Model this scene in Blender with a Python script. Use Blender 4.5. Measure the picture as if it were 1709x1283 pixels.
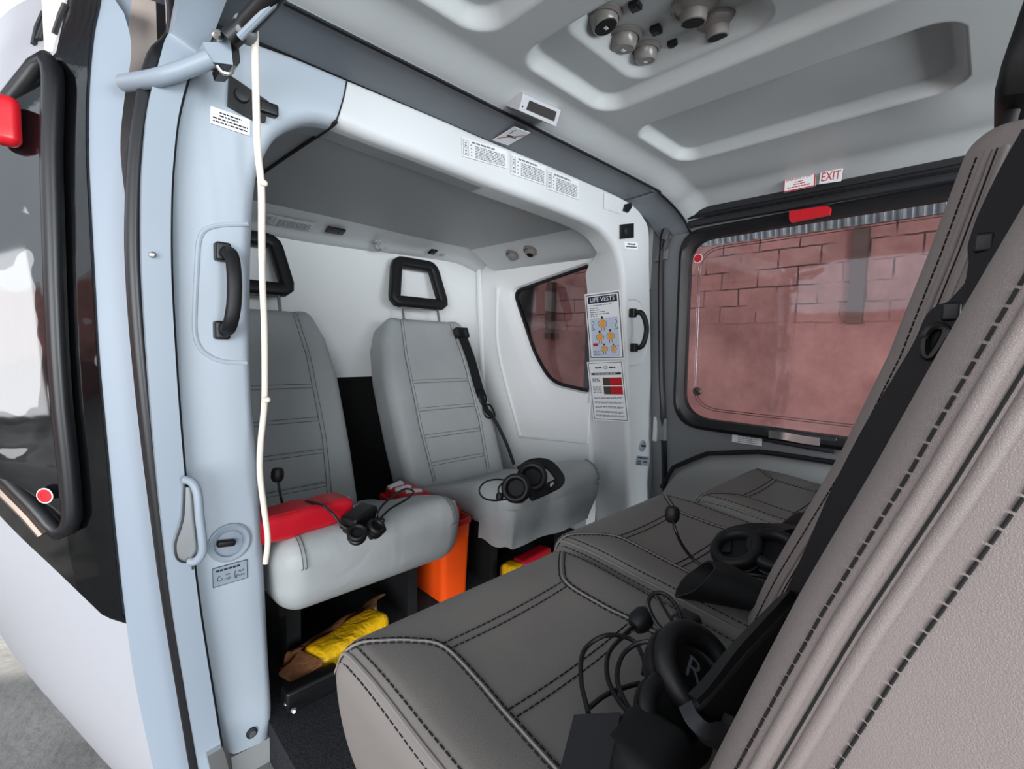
import bpy, bmesh, math, random
from math import sin, cos, pi, exp, sqrt
from mathutils import Vector as V, Matrix, noise as mnoise

SC = bpy.context.scene
COL = SC.collection
for o in list(bpy.data.objects):
    bpy.data.objects.remove(o)
rnd = random.Random(7)

# ---------------------------------------------------------------- camera
# cabin axes: X across the cabin (door side -> far side), Y towards the tail, Z up, cabin floor Z = 0
IW, IH, FPX = 1709.0, 1283.0, 780.0
CAM = V((0.0, 0.0, 0.72))
def _pix(vx, vy):
    return V(((vx - IW / 2) / FPX, -(vy - IH / 2) / FPX, -1.0))
_ax = _pix(1657, 598).normalized()
_ay = _pix(91, 558); _ay = (_ay - _ax * _ay.dot(_ax)).normalized()
_az = _ax.cross(_ay)
ROT = Matrix((_ax, _ay, _az))
cam_data = bpy.data.cameras.new('camera')
cam = bpy.data.objects.new('camera', cam_data)
COL.objects.link(cam)
cam.matrix_world = Matrix.Translation(CAM) @ ROT.to_4x4()
cam_data.sensor_fit = 'HORIZONTAL'
cam_data.sensor_width = 36.0
cam_data.lens = 36.0 * FPX / IW
cam_data.clip_start = 0.01
cam_data.clip_end = 200
SC.camera = cam

# ---------------------------------------------------------------- sky, sun, exposure
world = bpy.data.worlds.new('overcast_sky')
SC.world = world
world.use_nodes = True
wn = world.node_tree
wn.nodes['Background'].inputs['Color'].default_value = (0.82, 0.91, 1.0, 1)
wn.nodes['Background'].inputs['Strength'].default_value = 1.35
sun_d = bpy.data.lights.new('sun', 'SUN')
sun_d.energy = 4.5
sun_d.angle = 0.03
sun_d.color = (1.0, 0.96, 0.9)
sun = bpy.data.objects.new('sun', sun_d)
COL.objects.link(sun)
sun.rotation_euler = V((-0.62, -0.60, -0.52)).to_track_quat('-Z', 'Y').to_euler()
# added area fill standing in for daylight through the unseen cockpit windscreen
ws_d = bpy.data.lights.new('windscreen_fill', 'AREA')
ws_d.shape = 'RECTANGLE'; ws_d.size = 1.75; ws_d.size_y = 1.05
ws_d.energy = 70.0
ws_d.color = (0.88, 0.95, 1.0)
ws = bpy.data.objects.new('windscreen_fill', ws_d)
COL.objects.link(ws)
ws.location = (0.80, -2.3, 0.80)
ws.rotation_euler = V((0, 1, 0.06)).to_track_quat('-Z', 'Y').to_euler()
# added area fill standing in for a bright sky patch beyond the doorway
od_d = bpy.data.lights.new('doorway_fill', 'AREA')
od_d.shape = 'RECTANGLE'; od_d.size = 4.2; od_d.size_y = 2.2
od_d.energy = 165.0
od_d.color = (0.95, 0.97, 1.0)
od = bpy.data.objects.new('doorway_fill', od_d)
COL.objects.link(od)
od.location = (-3.8, -3.3, 0.75)
od.rotation_euler = V((5.0, 4.3, 0.0)).to_track_quat('-Z', 'Y').to_euler()
SC.view_settings.view_transform = 'Standard'
SC.view_settings.look = 'None'
SC.view_settings.exposure = 0.95
SC.view_settings.gamma = 1.0
SC.view_settings.use_curve_mapping = False

# ---------------------------------------------------------------- helpers
def at(px, py, X=None, Y=None, Z=None):
    d = ROT @ _pix(px, py)
    if X is not None: t = (X - CAM.x) / d.x
    elif Y is not None: t = (Y - CAM.y) / d.y
    else: t = (Z - CAM.z) / d.z
    return CAM + d * t

def lin(c):
    return tuple(((x / 255.0) / 12.92 if x <= 10 else ((x / 255.0 + 0.055) / 1.055) ** 2.4) for x in c)

def mat(name, rgb, rough=0.5, metal=0.0, bump=None, var=0.0, vscale=6.0, spec=0.5, coat=0.0, trans=0.0, ior=1.45, wrinkle=None):
    m = bpy.data.materials.new(name)
    m.use_nodes = True
    nt = m.node_tree
    b = nt.nodes['Principled BSDF']
    c = lin(rgb)
    b.inputs['Base Color'].default_value = (*c, 1)
    b.inputs['Roughness'].default_value = rough
    b.inputs['Metallic'].default_value = metal
    b.inputs['Specular IOR Level'].default_value = spec
    b.inputs['Coat Weight'].default_value = coat
    b.inputs['Coat Roughness'].default_value = 0.05
    b.inputs['IOR'].default_value = ior
    b.inputs['Transmission Weight'].default_value = trans
    tc = nt.nodes.new('ShaderNodeTexCoord')
    if var > 0:
        n = nt.nodes.new('ShaderNodeTexNoise'); n.inputs['Scale'].default_value = vscale; n.inputs['Detail'].default_value = 5
        nt.links.new(tc.outputs['Object'], n.inputs['Vector'])
        r = nt.nodes.new('ShaderNodeMapRange')
        r.inputs['From Min'].default_value = 0.3; r.inputs['From Max'].default_value = 0.7
        r.inputs['To Min'].default_value = 1 - var; r.inputs['To Max'].default_value = 1 + var
        nt.links.new(n.outputs['Fac'], r.inputs['Value'])
        mx = nt.nodes.new('ShaderNodeMix'); mx.data_type = 'RGBA'; mx.blend_type = 'MULTIPLY'
        mx.inputs['Factor'].default_value = 1
        mx.inputs[6].default_value = (*c, 1)
        nt.links.new(r.outputs['Result'], mx.inputs[7])
        nt.links.new(mx.outputs[2], b.inputs['Base Color'])
    last = None
    if bump:
        scale, strength, dist, kind = bump
        if kind == 'voronoi':
            t = nt.nodes.new('ShaderNodeTexVoronoi'); t.feature = 'DISTANCE_TO_EDGE'; out = 'Distance'
            w = nt.nodes.new('ShaderNodeTexNoise'); w.inputs['Scale'].default_value = scale * 0.7
            nt.links.new(tc.outputs['Object'], w.inputs['Vector'])
            ma = nt.nodes.new('ShaderNodeVectorMath'); ma.operation = 'SCALE'; ma.inputs['Scale'].default_value = 1.2 / scale
            nt.links.new(w.outputs['Color'], ma.inputs[0])
            ad = nt.nodes.new('ShaderNodeVectorMath'); ad.operation = 'ADD'
            nt.links.new(tc.outputs['Object'], ad.inputs[0]); nt.links.new(ma.outputs[0], ad.inputs[1])
            nt.links.new(ad.outputs[0], t.inputs['Vector'])
            cr = nt.nodes.new('ShaderNodeMapRange'); cr.inputs['From Max'].default_value = 0.25
            nt.links.new(t.outputs[out], cr.inputs['Value']); src = cr.outputs['Result']
        else:
            t = nt.nodes.new('ShaderNodeTexNoise'); t.inputs['Detail'].default_value = 4
            nt.links.new(tc.outputs['Object'], t.inputs['Vector']); src = t.outputs['Fac']
        t.inputs['Scale'].default_value = scale
        bp = nt.nodes.new('ShaderNodeBump'); bp.inputs['Strength'].default_value = strength; bp.inputs['Distance'].default_value = dist
        nt.links.new(src, bp.inputs['Height'])
        last = bp
    if wrinkle:
        scale, strength, dist = wrinkle
        t = nt.nodes.new('ShaderNodeTexNoise'); t.inputs['Detail'].default_value = 2; t.inputs['Scale'].default_value = scale
        t.inputs['Distortion'].default_value = 0.8
        nt.links.new(tc.outputs['Object'], t.inputs['Vector'])
        bp = nt.nodes.new('ShaderNodeBump'); bp.inputs['Strength'].default_value = strength; bp.inputs['Distance'].default_value = dist
        nt.links.new(t.outputs['Fac'], bp.inputs['Height'])
        if last: nt.links.new(last.outputs['Normal'], bp.inputs['Normal'])
        last = bp
    if last: nt.links.new(last.outputs['Normal'], b.inputs['Normal'])
    return m

def glass_mat(name, tint, rough=0.02, refl=1.0, bump=None):
    m = bpy.data.materials.new(name); m.use_nodes = True
    nt = m.node_tree; nt.nodes.clear()
    out = nt.nodes.new('ShaderNodeOutputMaterial')
    tr = nt.nodes.new('ShaderNodeBsdfTransparent'); tr.inputs['Color'].default_value = (*tint, 1)
    gl = nt.nodes.new('ShaderNodeBsdfGlossy'); gl.inputs['Roughness'].default_value = rough
    gl.inputs['Color'].default_value = (0.95, 0.97, 1, 1)
    fr = nt.nodes.new('ShaderNodeFresnel'); fr.inputs['IOR'].default_value = 1.45
    ml = nt.nodes.new('ShaderNodeMath'); ml.operation = 'MULTIPLY'; ml.inputs[1].default_value = refl; ml.use_clamp = True
    mx = nt.nodes.new('ShaderNodeMixShader')
    nt.links.new(fr.outputs[0], ml.inputs[0]); nt.links.new(ml.outputs[0], mx.inputs[0])
    nt.links.new(tr.outputs[0], mx.inputs[1]); nt.links.new(gl.outputs[0], mx.inputs[2])
    nt.links.new(mx.outputs[0], out.inputs['Surface'])
    if bump:
        tc = nt.nodes.new('ShaderNodeTexCoord')
        mp = nt.nodes.new('ShaderNodeMapping'); mp.inputs['Scale'].default_value = bump[3]
        t = nt.nodes.new('ShaderNodeTexNoise'); t.inputs['Scale'].default_value = bump[0]; t.inputs['Detail'].default_value = 2
        t.inputs['Distortion'].default_value = 0.6
        bp = nt.nodes.new('ShaderNodeBump'); bp.inputs['Strength'].default_value = bump[1]; bp.inputs['Distance'].default_value = bump[2]
        nt.links.new(tc.outputs['Object'], mp.inputs['Vector']); nt.links.new(mp.outputs[0], t.inputs['Vector'])
        nt.links.new(t.outputs['Fac'], bp.inputs['Height'])
        nt.links.new(bp.outputs['Normal'], gl.inputs['Normal']); nt.links.new(bp.outputs['Normal'], fr.inputs['Normal'])
    return m

_base = {}
class G:
    """collects shapes in cabin coordinates, builds ONE mesh object"""
    def __init__(self): self.v = []; self.f = []; self.mi = []; self.slot = 0
    def add(self, vs, fs):
        b = len(self.v); self.v += [V(p) for p in vs]
        self.f += [tuple(b + i for i in f) for f in fs]; self.mi += [self.slot] * len(fs)
        return self
    def box(self, c, s, M=None):
        c = V(c); hx, hy, hz = s[0] / 2, s[1] / 2, s[2] / 2
        vs = [V((x, y, z)) for x in (-hx, hx) for y in (-hy, hy) for z in (-hz, hz)]
        if M is not None: vs = [M @ p for p in vs]
        return self.add([c + p for p in vs], [(0, 1, 3, 2), (4, 6, 7, 5), (0, 4, 5, 1), (2, 3, 7, 6), (0, 2, 6, 4), (1, 5, 7, 3)])
    def rbox(self, c, s, r, n=(6, 6, 6), k=3, M=None, fn=None):
        """rounded box on a sampled lattice; fn deforms local points"""
        c = V(c)
        def samples(h, m):
            i = h - r
            a = [-h + r * (1 - cos(j / k * pi / 2)) if False else -i - r * cos(j / k * pi / 2) for j in range(k)]
            mid = [-i + 2 * i * j / m for j in range(m + 1)]
            return a + mid + [-x for x in reversed(a)]
        hx, hy, hz = s[0] / 2, s[1] / 2, s[2] / 2
        A = [samples(hx, n[0]), samples(hy, n[1]), samples(hz, n[2])]
        idx = {}; vs = []; fs = []
        def vert(i, j, l):
            key = (i, j, l)
            if key in idx: return idx[key]
            p = V((A[0][i], A[1][j], A[2][l]))
            q = V((max(-hx + r, min(hx - r, p.x)), max(-hy + r, min(hy - r, p.y)), max(-hz + r, min(hz - r, p.z))))
            # map the cubic shell onto the rounded shell
            d = V([(-1 if i == 0 else (1 if i == len(A[0]) - 1 else (p.x - q.x) / r)),
                   (-1 if j == 0 else (1 if j == len(A[1]) - 1 else (p.y - q.y) / r)),
                   (-1 if l == 0 else (1 if l == len(A[2]) - 1 else (p.z - q.z) / r))])
            d = V([0 if abs(x) < 1e-6 else x for x in d])
            # tangent warp gives even arcs
            d = V([math.tan(math.asin(max(-1, min(1, x))) / 2) / math.tan(pi / 4) if abs(x) < 1 else x for x in d])
            if d.length > 0: d.normalize()
            p = q + d * r
            if fn: p = V(fn(p))
            if M is not None: p = M @ p
            idx[key] = len(vs); vs.append(c + p); return idx[key]
        L = [len(a) for a in A]
        for ax in range(3):
            b, e = [(1, 2), (2, 0), (0, 1)][ax]
            for side in (0, L[ax] - 1):
                for i in range(L[b] - 1):
                    for j in range(L[e] - 1):
                        q = []
                        for (di, dj) in ((0, 0), (1, 0), (1, 1), (0, 1)):
                            key = [0, 0, 0]; key[ax] = side; key[b] = i + di; key[e] = j + dj
                            q.append(vert(*key))
                        fs.append(tuple(q) if side else tuple(reversed(q)))
        return self.add(vs, fs)
    def loft(self, loops, closed=True, caps=True):
        n = len(loops[0]); vs = [p for l in loops for p in l]; fs = []
        for a in range(len(loops) - 1):
            for i in range(n if closed else n - 1):
                j = (i + 1) % n
                fs.append((a * n + i, a * n + j, (a + 1) * n + j, (a + 1) * n + i))
        if caps and closed:
            fs.append(tuple(reversed(range(n)))); fs.append(tuple((len(loops) - 1) * n + i for i in range(n)))
        return self.add(vs, fs)
    def tube(self, path, r, n=8, closed=False, sm=0, flat=None, nrm=None):
        """round (or flat = (w, h), oriented by nrm) section swept along a path"""
        P = [V(p) for p in path]
        if sm: P = spline(P, sm, closed)
        m = len(P); loops = []; N = None
        for i in range(m):
            a = P[(i - 1) % m] if (closed or i > 0) else P[i]
            b = P[(i + 1) % m] if (closed or i < m - 1) else P[i]
            t = (b - a).normalized()
            if nrm is not None: N = V(nrm(P[i]) if callable(nrm) else nrm); N = (N - t * N.dot(t)).normalized()
            elif N is None:
                N = t.orthogonal().normalized()
            else: N = (N - t * N.dot(t)).normalized()
            B = t.cross(N)
            rr = r[min(len(r) - 1, int(i / max(1, m - 1) * (len(r) - 1) + 0.5))] if isinstance(r, (list, tuple)) else r
            if flat:
                w, h = flat
                if isinstance(w, (list, tuple)):
                    f_ = i / max(1, m - 1) * (len(w) - 1); k_ = min(len(w) - 2, int(f_)); w = w[k_] + (w[k_ + 1] - w[k_]) * (f_ - k_)
                lp = [P[i] + B * (w / 2 * sx) + N * (h / 2 * sn) for sx, sn in ((-1, -1), (1, -1), (1, 1), (-1, 1))]
            else:
                lp = [P[i] + (N * cos(2 * pi * k / n) + B * sin(2 * pi * k / n)) * rr for k in range(n)]
            loops.append(lp)
        if closed: loops.append(loops[0]); return self.loft(loops, True, False)
        return self.loft(loops, True, True)
    def lathe(self, prof, c, axis=(0, 0, 1), n=24):
        a = V(axis).normalized(); N = a.orthogonal().normalized(); B = a.cross(N); c = V(c)
        loops = [[c + a * h + (N * cos(2 * pi * k / n) + B * sin(2 * pi * k / n)) * max(r, 1e-5) for k in range(n)] for r, h in prof]
        return self.loft(loops, True, True)
    def ring(self, outer, inner, off):
        """flat ring between two equal-count loops, thickened by vector off"""
        off = V(off); o2 = [p + off for p in outer]; i2 = [p + off for p in inner]
        return self.loft([outer, inner, i2, o2, outer], True, False)
    def poly(self, loop, off):
        loop = [V(p) for p in loop]; return self.loft([loop, [p + V(off) for p in loop]])
    def sheet(self, fn, us, vs_, flip=False):
        nu, nv = len(us), len(vs_)
        pts = [V(fn(u, v)) for u in us for v in vs_]
        fs = []
        for i in range(nu - 1):
            for j in range(nv - 1):
                q = (i * nv + j, (i + 1) * nv + j, (i + 1) * nv + j + 1, i * nv + j + 1)
                fs.append(tuple(reversed(q)) if flip else q)
        return self.add(pts, fs)
    def text(self, s, size, O, u, v, n, align='LEFT', depth=0.0003, fit=None):
        cu = bpy.data.curves.new('lettering', 'FONT'); cu.body = s; cu.size = size; cu.align_x = align; cu.align_y = 'CENTER'
        cu.resolution_u = 2
        ob = bpy.data.objects.new('lettering', cu)
        me = bpy.data.meshes.new_from_object(ob)
        O = V(O); u = V(u); v = V(v); n = V(n)
        if fit: k = fit / (max(p.co.x for p in me.vertices) - min(p.co.x for p in me.vertices)); u = u * k
        self.add([O + u * p.co.x + v * p.co.y + n * depth for p in me.vertices], [tuple(p.vertices) for p in me.polygons])
        bpy.data.objects.remove(ob); bpy.data.curves.remove(cu); bpy.data.meshes.remove(me)
        return self
    def build(self, name, m, parent=None, label=None, sharp=40, cat=None, group=None, kind=None):
        me = bpy.data.meshes.new(name)
        if parent is not None: base = _base[parent.name]
        else:
            lo = [min(p[i] for p in self.v) for i in range(3)]; hi = [max(p[i] for p in self.v) for i in range(3)]
            base = V(((lo[0] + hi[0]) / 2, (lo[1] + hi[1]) / 2, lo[2]))
        me.from_pydata([p - base for p in self.v], [], self.f)
        for mm in (m if isinstance(m, (list, tuple)) else [m]): me.materials.append(mm)
        me.polygons.foreach_set('material_index', self.mi)
        bm = bmesh.new(); bm.from_mesh(me)
        bmesh.ops.remove_doubles(bm, verts=bm.verts, dist=1e-6)
        bmesh.ops.recalc_face_normals(bm, faces=bm.faces)
        bm.to_mesh(me); bm.free()
        me.polygons.foreach_set('use_smooth', [True] * len(me.polygons))
        me.set_sharp_from_angle(angle=math.radians(sharp))
        o = bpy.data.objects.new(name, me)
        COL.objects.link(o)
        if parent is not None: o.parent = parent
        else: o.location = base
        _base[o.name] = base
        tag(o, label, cat, group, kind)
        return o

def tag(o, label=None, cat=None, group=None, kind=None):
    if label: o['label'] = label
    if cat: o['category'] = cat
    if group: o['group'] = group
    if kind: o['kind'] = kind
    return o

def thing(name, label, cat, loc, group=None, kind=None):
    o = bpy.data.objects.new(name, None); COL.objects.link(o)
    o.empty_display_size = 0.05
    o.location = V(loc); _base[o.name] = V(loc)
    return tag(o, label, cat, group, kind)

def spline(P, k, closed=False):
    P = [V(p) for p in P]; m = len(P); out = []
    for i in range(m if closed else m - 1):
        p1, p2 = P[i], P[(i + 1) % m]
        p0 = P[i - 1] if (closed or i > 0) else p1 * 2 - p2
        p3 = P[(i + 2) % m] if (closed or i < m - 2) else p2 * 2 - p1
        for j in range(k):
            t = j / k
            out.append(0.5 * ((2 * p1) + (p2 - p0) * t + (2 * p0 - 5 * p1 + 4 * p2 - p3) * t * t + (3 * p1 - p0 - 3 * p2 + p3) * t ** 3))
    if not closed: out.append(P[-1])
    return out

def resample(P, n, closed=True):
    P = [V(p) for p in P]; Q = P + [P[0]] if closed else P
    L = [0.0]
    for a, b in zip(Q, Q[1:]): L.append(L[-1] + (b - a).length)
    out = []; j = 0
    for i in range(n):
        s = L[-1] * i / (n if closed else n - 1)
        while j < len(L) - 2 and L[j + 1] < s: j += 1
        t = (s - L[j]) / max(1e-9, L[j + 1] - L[j]); out.append(Q[j].lerp(Q[j + 1], min(1, t)))
    return out

def rrect(w, h, r, k=6):
    """rounded rectangle outline, counter-clockwise, centred"""
    out = []
    for cx, cy, a0 in ((w / 2 - r, h / 2 - r, 0), (-w / 2 + r, h / 2 - r, 90), (-w / 2 + r, -h / 2 + r, 180), (w / 2 - r, -h / 2 + r, 270)):
        for j in range(k + 1):
            a = math.radians(a0 + 90 * j / k); out.append((cx + r * cos(a), cy + r * sin(a)))
    return out

def roundpoly(pts, radii, k=6):
    """2D polygon with filleted corners"""
    n = len(pts); out = []
    for i in range(n):
        p0, p1, p2 = V(pts[i - 1]), V(pts[i]), V(pts[(i + 1) % n])
        a = (p0 - p1).normalized(); b = (p2 - p1).normalized(); r = radii[i] if isinstance(radii, (list, tuple)) else radii
        for j in range(k + 1):
            t = j / k; q = p1 + a * r * (1 - t) ** 2 + b * r * t ** 2
            out.append(q)
    return out

def interp(tab, x):
    if x <= tab[0][0]: return tab[0][1]
    for (a, b), (c, d) in zip(tab, tab[1:]):
        if x <= c: return b + (d - b) * (x - a) / (c - a)
    return tab[-1][1]

def smooth(e0, e1, x):
    t = max(0.0, min(1.0, (x - e0) / (e1 - e0))); return t * t * (3 - 2 * t)

def frange(a, b, n): return [a + (b - a) * i / n for i in range(n + 1)]

def dashes(g, path, r=0.0009, dash=0.0062, gap=0.0024, n=5, lift=(0, 0, 0)):
    """stitches: short thread pieces laid along a path"""
    P = [V(p) + V(lift) for p in path]
    L = [0.0]
    for a, b in zip(P, P[1:]): L.append(L[-1] + (b - a).length)
    def pos(s):
        for j in range(len(L) - 1):
            if s <= L[j + 1]: return P[j].lerp(P[j + 1], (s - L[j]) / max(1e-9, L[j + 1] - L[j]))
        return P[-1]
    s = 0.0
    while s + dash < L[-1]:
        g.tube([pos(s), pos(s + dash / 2), pos(s + dash)], r, n)
        s += dash + gap

# ---------------------------------------------------------------- materials
M = {}
M['paint'] = mat('light_grey_paint', (138, 148, 158), 0.42, bump=(260, 0.08, 0.001, 'noise'))
M['paint_white'] = mat('white_paint', (166, 166, 170), 0.4)
M['edgepaint'] = mat('pale_blue_grey_paint', (140, 150, 161), 0.42)
M['alcove'] = mat('white_alcove_lining', (238, 240, 240), 0.5)
M['pillar'] = mat('blue_grey_pillar_panel', (168, 177, 186), 0.45, bump=(300, 0.08, 0.001, 'noise'))  # blue-grey panel, also darkened in its colour to offset strong light there
M['panel'] = mat('light_grey_trim_panel', (203, 206, 207), 0.45, bump=(300, 0.08, 0.001, 'noise'))
M['headliner'] = mat('grey_headliner', (176, 179, 179), 0.42, bump=(220, 0.1, 0.001, 'noise'))
M['lowceil'] = mat('dull_grey_lining', (168, 170, 170), 0.55)
M['strip'] = mat('slate_grey_strip', (116, 121, 127), 0.55)
M['slate'] = mat('slate_door_trim', (112, 115, 117), 0.5, bump=(300, 0.1, 0.001, 'noise'))
M['slate_lt'] = mat('grey_door_trim', (140, 141, 139), 0.55)
M['black'] = mat('black_plastic', (15, 15, 17), 0.42)
M['rubber'] = mat('black_rubber', (20, 20, 22), 0.36)
M['matte'] = mat('matte_black', (10, 10, 12), 0.75)
M['softblack'] = mat('soft_black_leatherette', (13, 13, 15), 0.55, bump=(160, 0.2, 0.001, 'noise'))
M['webbing'] = mat('black_webbing', (11, 11, 13), 0.7, bump=(400, 0.3, 0.001, 'noise'))
M['charcoal'] = mat('charcoal_plastic', (40, 41, 44), 0.45)
M['gloss'] = mat('gloss_black', (9, 9, 11), 0.07, coat=0.6)
M['pane_gloss'] = mat('dark_glossy_pane', (12, 13, 15), 0.03, coat=1.0, wrinkle=(5, 0.25, 0.03))
M['edgebeige'] = mat('beige_backdrop', (214, 198, 188), 0.6)
M['chrome'] = mat('bright_metal', (205, 203, 200), 0.22, metal=1.0)
M['steel'] = mat('brushed_steel', (165, 166, 166), 0.38, metal=1.0)
M['bronze'] = mat('dull_bronze_metal', (120, 108, 98), 0.35, metal=0.8)
M['leather'] = mat('taupe_leather', (128, 119, 115), 0.5, bump=(900, 0.3, 0.0006, 'voronoi'), var=0.05, vscale=9)
M['leather_s'] = mat('taupe_seat_leather', (124, 118, 113), 0.46, bump=(330, 0.12, 0.0006, 'voronoi'), var=0.04, vscale=9)
M['rear_leather'] = mat('cool_grey_leather', (170, 174, 174), 0.5, bump=(260, 0.1, 0.0008, 'noise'), var=0.05, vscale=7, wrinkle=(11, 0.35, 0.012))
M['seam'] = mat('grey_thread', (88, 90, 90), 0.8)
M['thread'] = mat('black_thread', (16, 15, 15), 0.8)
M['carpet'] = mat('black_carpet', (36, 37, 42), 0.95, bump=(420, 0.9, 0.004, 'noise'), var=0.95, vscale=260)
M['rope'] = mat('cream_cord', (228, 216, 200), 0.85, bump=(500, 0.5, 0.001, 'noise'))
M['red'] = mat('red_vinyl', (198, 24, 40), 0.4, bump=(90, 0.12, 0.002, 'noise'))
M['red_p'] = mat('red_plastic', (196, 24, 36), 0.32)
M['orange'] = mat('red_plastic_orange_lit', (255, 88, 24), 0.3)  # red tub plastic, orange of light passing through it put into the colour
M['yellow'] = mat('yellow_vinyl', (236, 184, 22), 0.35, wrinkle=(40, 0.6, 0.01))
M['brown'] = mat('brown_film', (126, 86, 58), 0.3, wrinkle=(40, 0.5, 0.01))
M['white'] = mat('white_label', (236, 237, 238), 0.5)
M['label'] = mat('pale_label', (214, 216, 216), 0.5)
M['ink'] = mat('black_ink', (24, 25, 32), 0.6)
M['navy'] = mat('navy_ink', (38, 44, 62), 0.6)
M['inkgrey'] = mat('grey_ink', (112, 114, 118), 0.6)
M['redink'] = mat('red_ink', (186, 28, 40), 0.55)
M['orangeink'] = mat('orange_ink', (240, 160, 60), 0.6)
M['blueink'] = mat('pale_blue_ink', (196, 206, 222), 0.6)
M['screen'] = mat('dark_screen', (44, 42, 42), 0.2)
M['shadowgap'] = mat('dark_gap', (24, 25, 28), 0.8)
M['concrete'] = mat('grey_concrete', (128, 126, 122), 0.85, bump=(30, 0.5, 0.02, 'noise'), var=0.22, vscale=3.5)
M['glass'] = glass_mat('tinted_window_pane', (0.86, 0.83, 0.83), 0.03, 0.8, bump=(5, 0.05, 0.02, (1, 1.6, 0.35)))
M['glass2'] = glass_mat('clear_window_pane', (0.55, 0.52, 0.52), 0.03, 1.0)
M['glass3'] = glass_mat('dark_curved_pane', (0.30, 0.31, 0.32), 0.015, 2.6)
M['amber'] = mat('lens_plastic', (128, 124, 120), 0.25, spec=0.6)
M['duct'] = mat('grey_nozzle', (122, 116, 112), 0.35)
M['metalsheet'] = mat('galvanised_sheet', (150, 158, 164), 0.3, metal=0.7)
M['pipe'] = mat('brown_pipe', (96, 76, 70), 0.6)

def brick_mat():
    m = bpy.data.materials.new('red_painted_blockwork'); m.use_nodes = True
    nt = m.node_tree; b = nt.nodes['Principled BSDF']; b.inputs['Roughness'].default_value = 0.85
    tc = nt.nodes.new('ShaderNodeTexCoord')
    sep = nt.nodes.new('ShaderNodeSeparateXYZ'); nt.links.new(tc.outputs['Object'], sep.inputs[0])
    cmb = nt.nodes.new('ShaderNodeCombineXYZ')
    nt.links.new(sep.outputs['Y'], cmb.inputs['X']); nt.links.new(sep.outputs['Z'], cmb.inputs['Y'])
    wob = nt.nodes.new('ShaderNodeTexNoise'); wob.inputs['Scale'].default_value = 5
    nt.links.new(tc.outputs['Object'], wob.inputs['Vector'])
    sc = nt.nodes.new('ShaderNodeVectorMath'); sc.operation = 'SCALE'; sc.inputs['Scale'].default_value = 0.03
    nt.links.new(wob.outputs['Color'], sc.inputs[0])
    ad = nt.nodes.new('ShaderNodeVectorMath'); nt.links.new(cmb.outputs[0], ad.inputs[0]); nt.links.new(sc.outputs[0], ad.inputs[1])
    bt = nt.nodes.new('ShaderNodeTexBrick')
    bt.inputs['Scale'].default_value = 1.0
    bt.inputs['Brick Width'].default_value = 0.42; bt.inputs['Row Height'].default_value = 0.21
    bt.inputs['Mortar Size'].default_value = 0.009; bt.inputs['Mortar Smooth'].default_value = 0.2
    nt.links.new(ad.outputs[0], bt.inputs['Vector'])
    # joints are open only here and there, and only in the upper courses
    n1 = nt.nodes.new('ShaderNodeTexNoise'); n1.inputs['Scale'].default_value = 3.2; nt.links.new(tc.outputs['Object'], n1.inputs['Vector'])
    r1 = nt.nodes.new('ShaderNodeMapRange'); r1.inputs['From Min'].default_value = 0.42; r1.inputs['From Max'].default_value = 0.56
    nt.links.new(n1.outputs['Fac'], r1.inputs['Value'])
    r2 = nt.nodes.new('ShaderNodeMapRange'); r2.inputs['From Min'].default_value = 1.60; r2.inputs['From Max'].default_value = 1.75
    nt.links.new(sep.outputs['Z'], r2.inputs['Value'])
    a = nt.nodes.new('ShaderNodeMath'); a.operation = 'MULTIPLY'; nt.links.new(r1.outputs[0], a.inputs[0]); nt.links.new(r2.outputs[0], a.inputs[1])
    j = nt.nodes.new('ShaderNodeMath'); j.operation = 'MULTIPLY'; nt.links.new(bt.outputs['Fac'], j.inputs[0]); nt.links.new(a.outputs[0], j.inputs[1])
    n2 = nt.nodes.new('ShaderNodeTexNoise'); n2.inputs['Scale'].default_value = 1.6; n2.inputs['Detail'].default_value = 8; n2.inputs['Roughness'].default_value = 0.65
    nt.links.new(tc.outputs['Object'], n2.inputs['Vector'])
    cr = nt.nodes.new('ShaderNodeValToRGB')
    cr.color_ramp.elements[0].position = 0.3; cr.color_ramp.elements[0].color = (*lin((140, 94, 90)), 1)
    cr.color_ramp.elements[1].position = 0.72; cr.color_ramp.elements[1].color = (*lin((198, 146, 140)), 1)
    nt.links.new(n2.outputs['Fac'], cr.inputs['Fac'])
    mx = nt.nodes.new('ShaderNodeMix'); mx.data_type = 'RGBA'; mx.inputs[7].default_value = (*lin((80, 54, 52)), 1)
    nt.links.new(j.outputs[0], mx.inputs['Factor']); nt.links.new(cr.outputs[0], mx.inputs[6])
    nt.links.new(mx.outputs[2], b.inputs['Base Color'])
    h = nt.nodes.new('ShaderNodeMath'); h.operation = 'SUBTRACT'; nt.links.new(n2.outputs['Fac'], h.inputs[0]); nt.links.new(j.outputs[0], h.inputs[1])
    bp = nt.nodes.new('ShaderNodeBump'); bp.inputs['Strength'].default_value = 0.7; bp.inputs['Distance'].default_value = 0.04
    nt.links.new(h.outputs[0], bp.inputs['Height']); nt.links.new(bp.outputs[0], b.inputs['Normal'])
    return m
M['brick'] = brick_mat()

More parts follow.
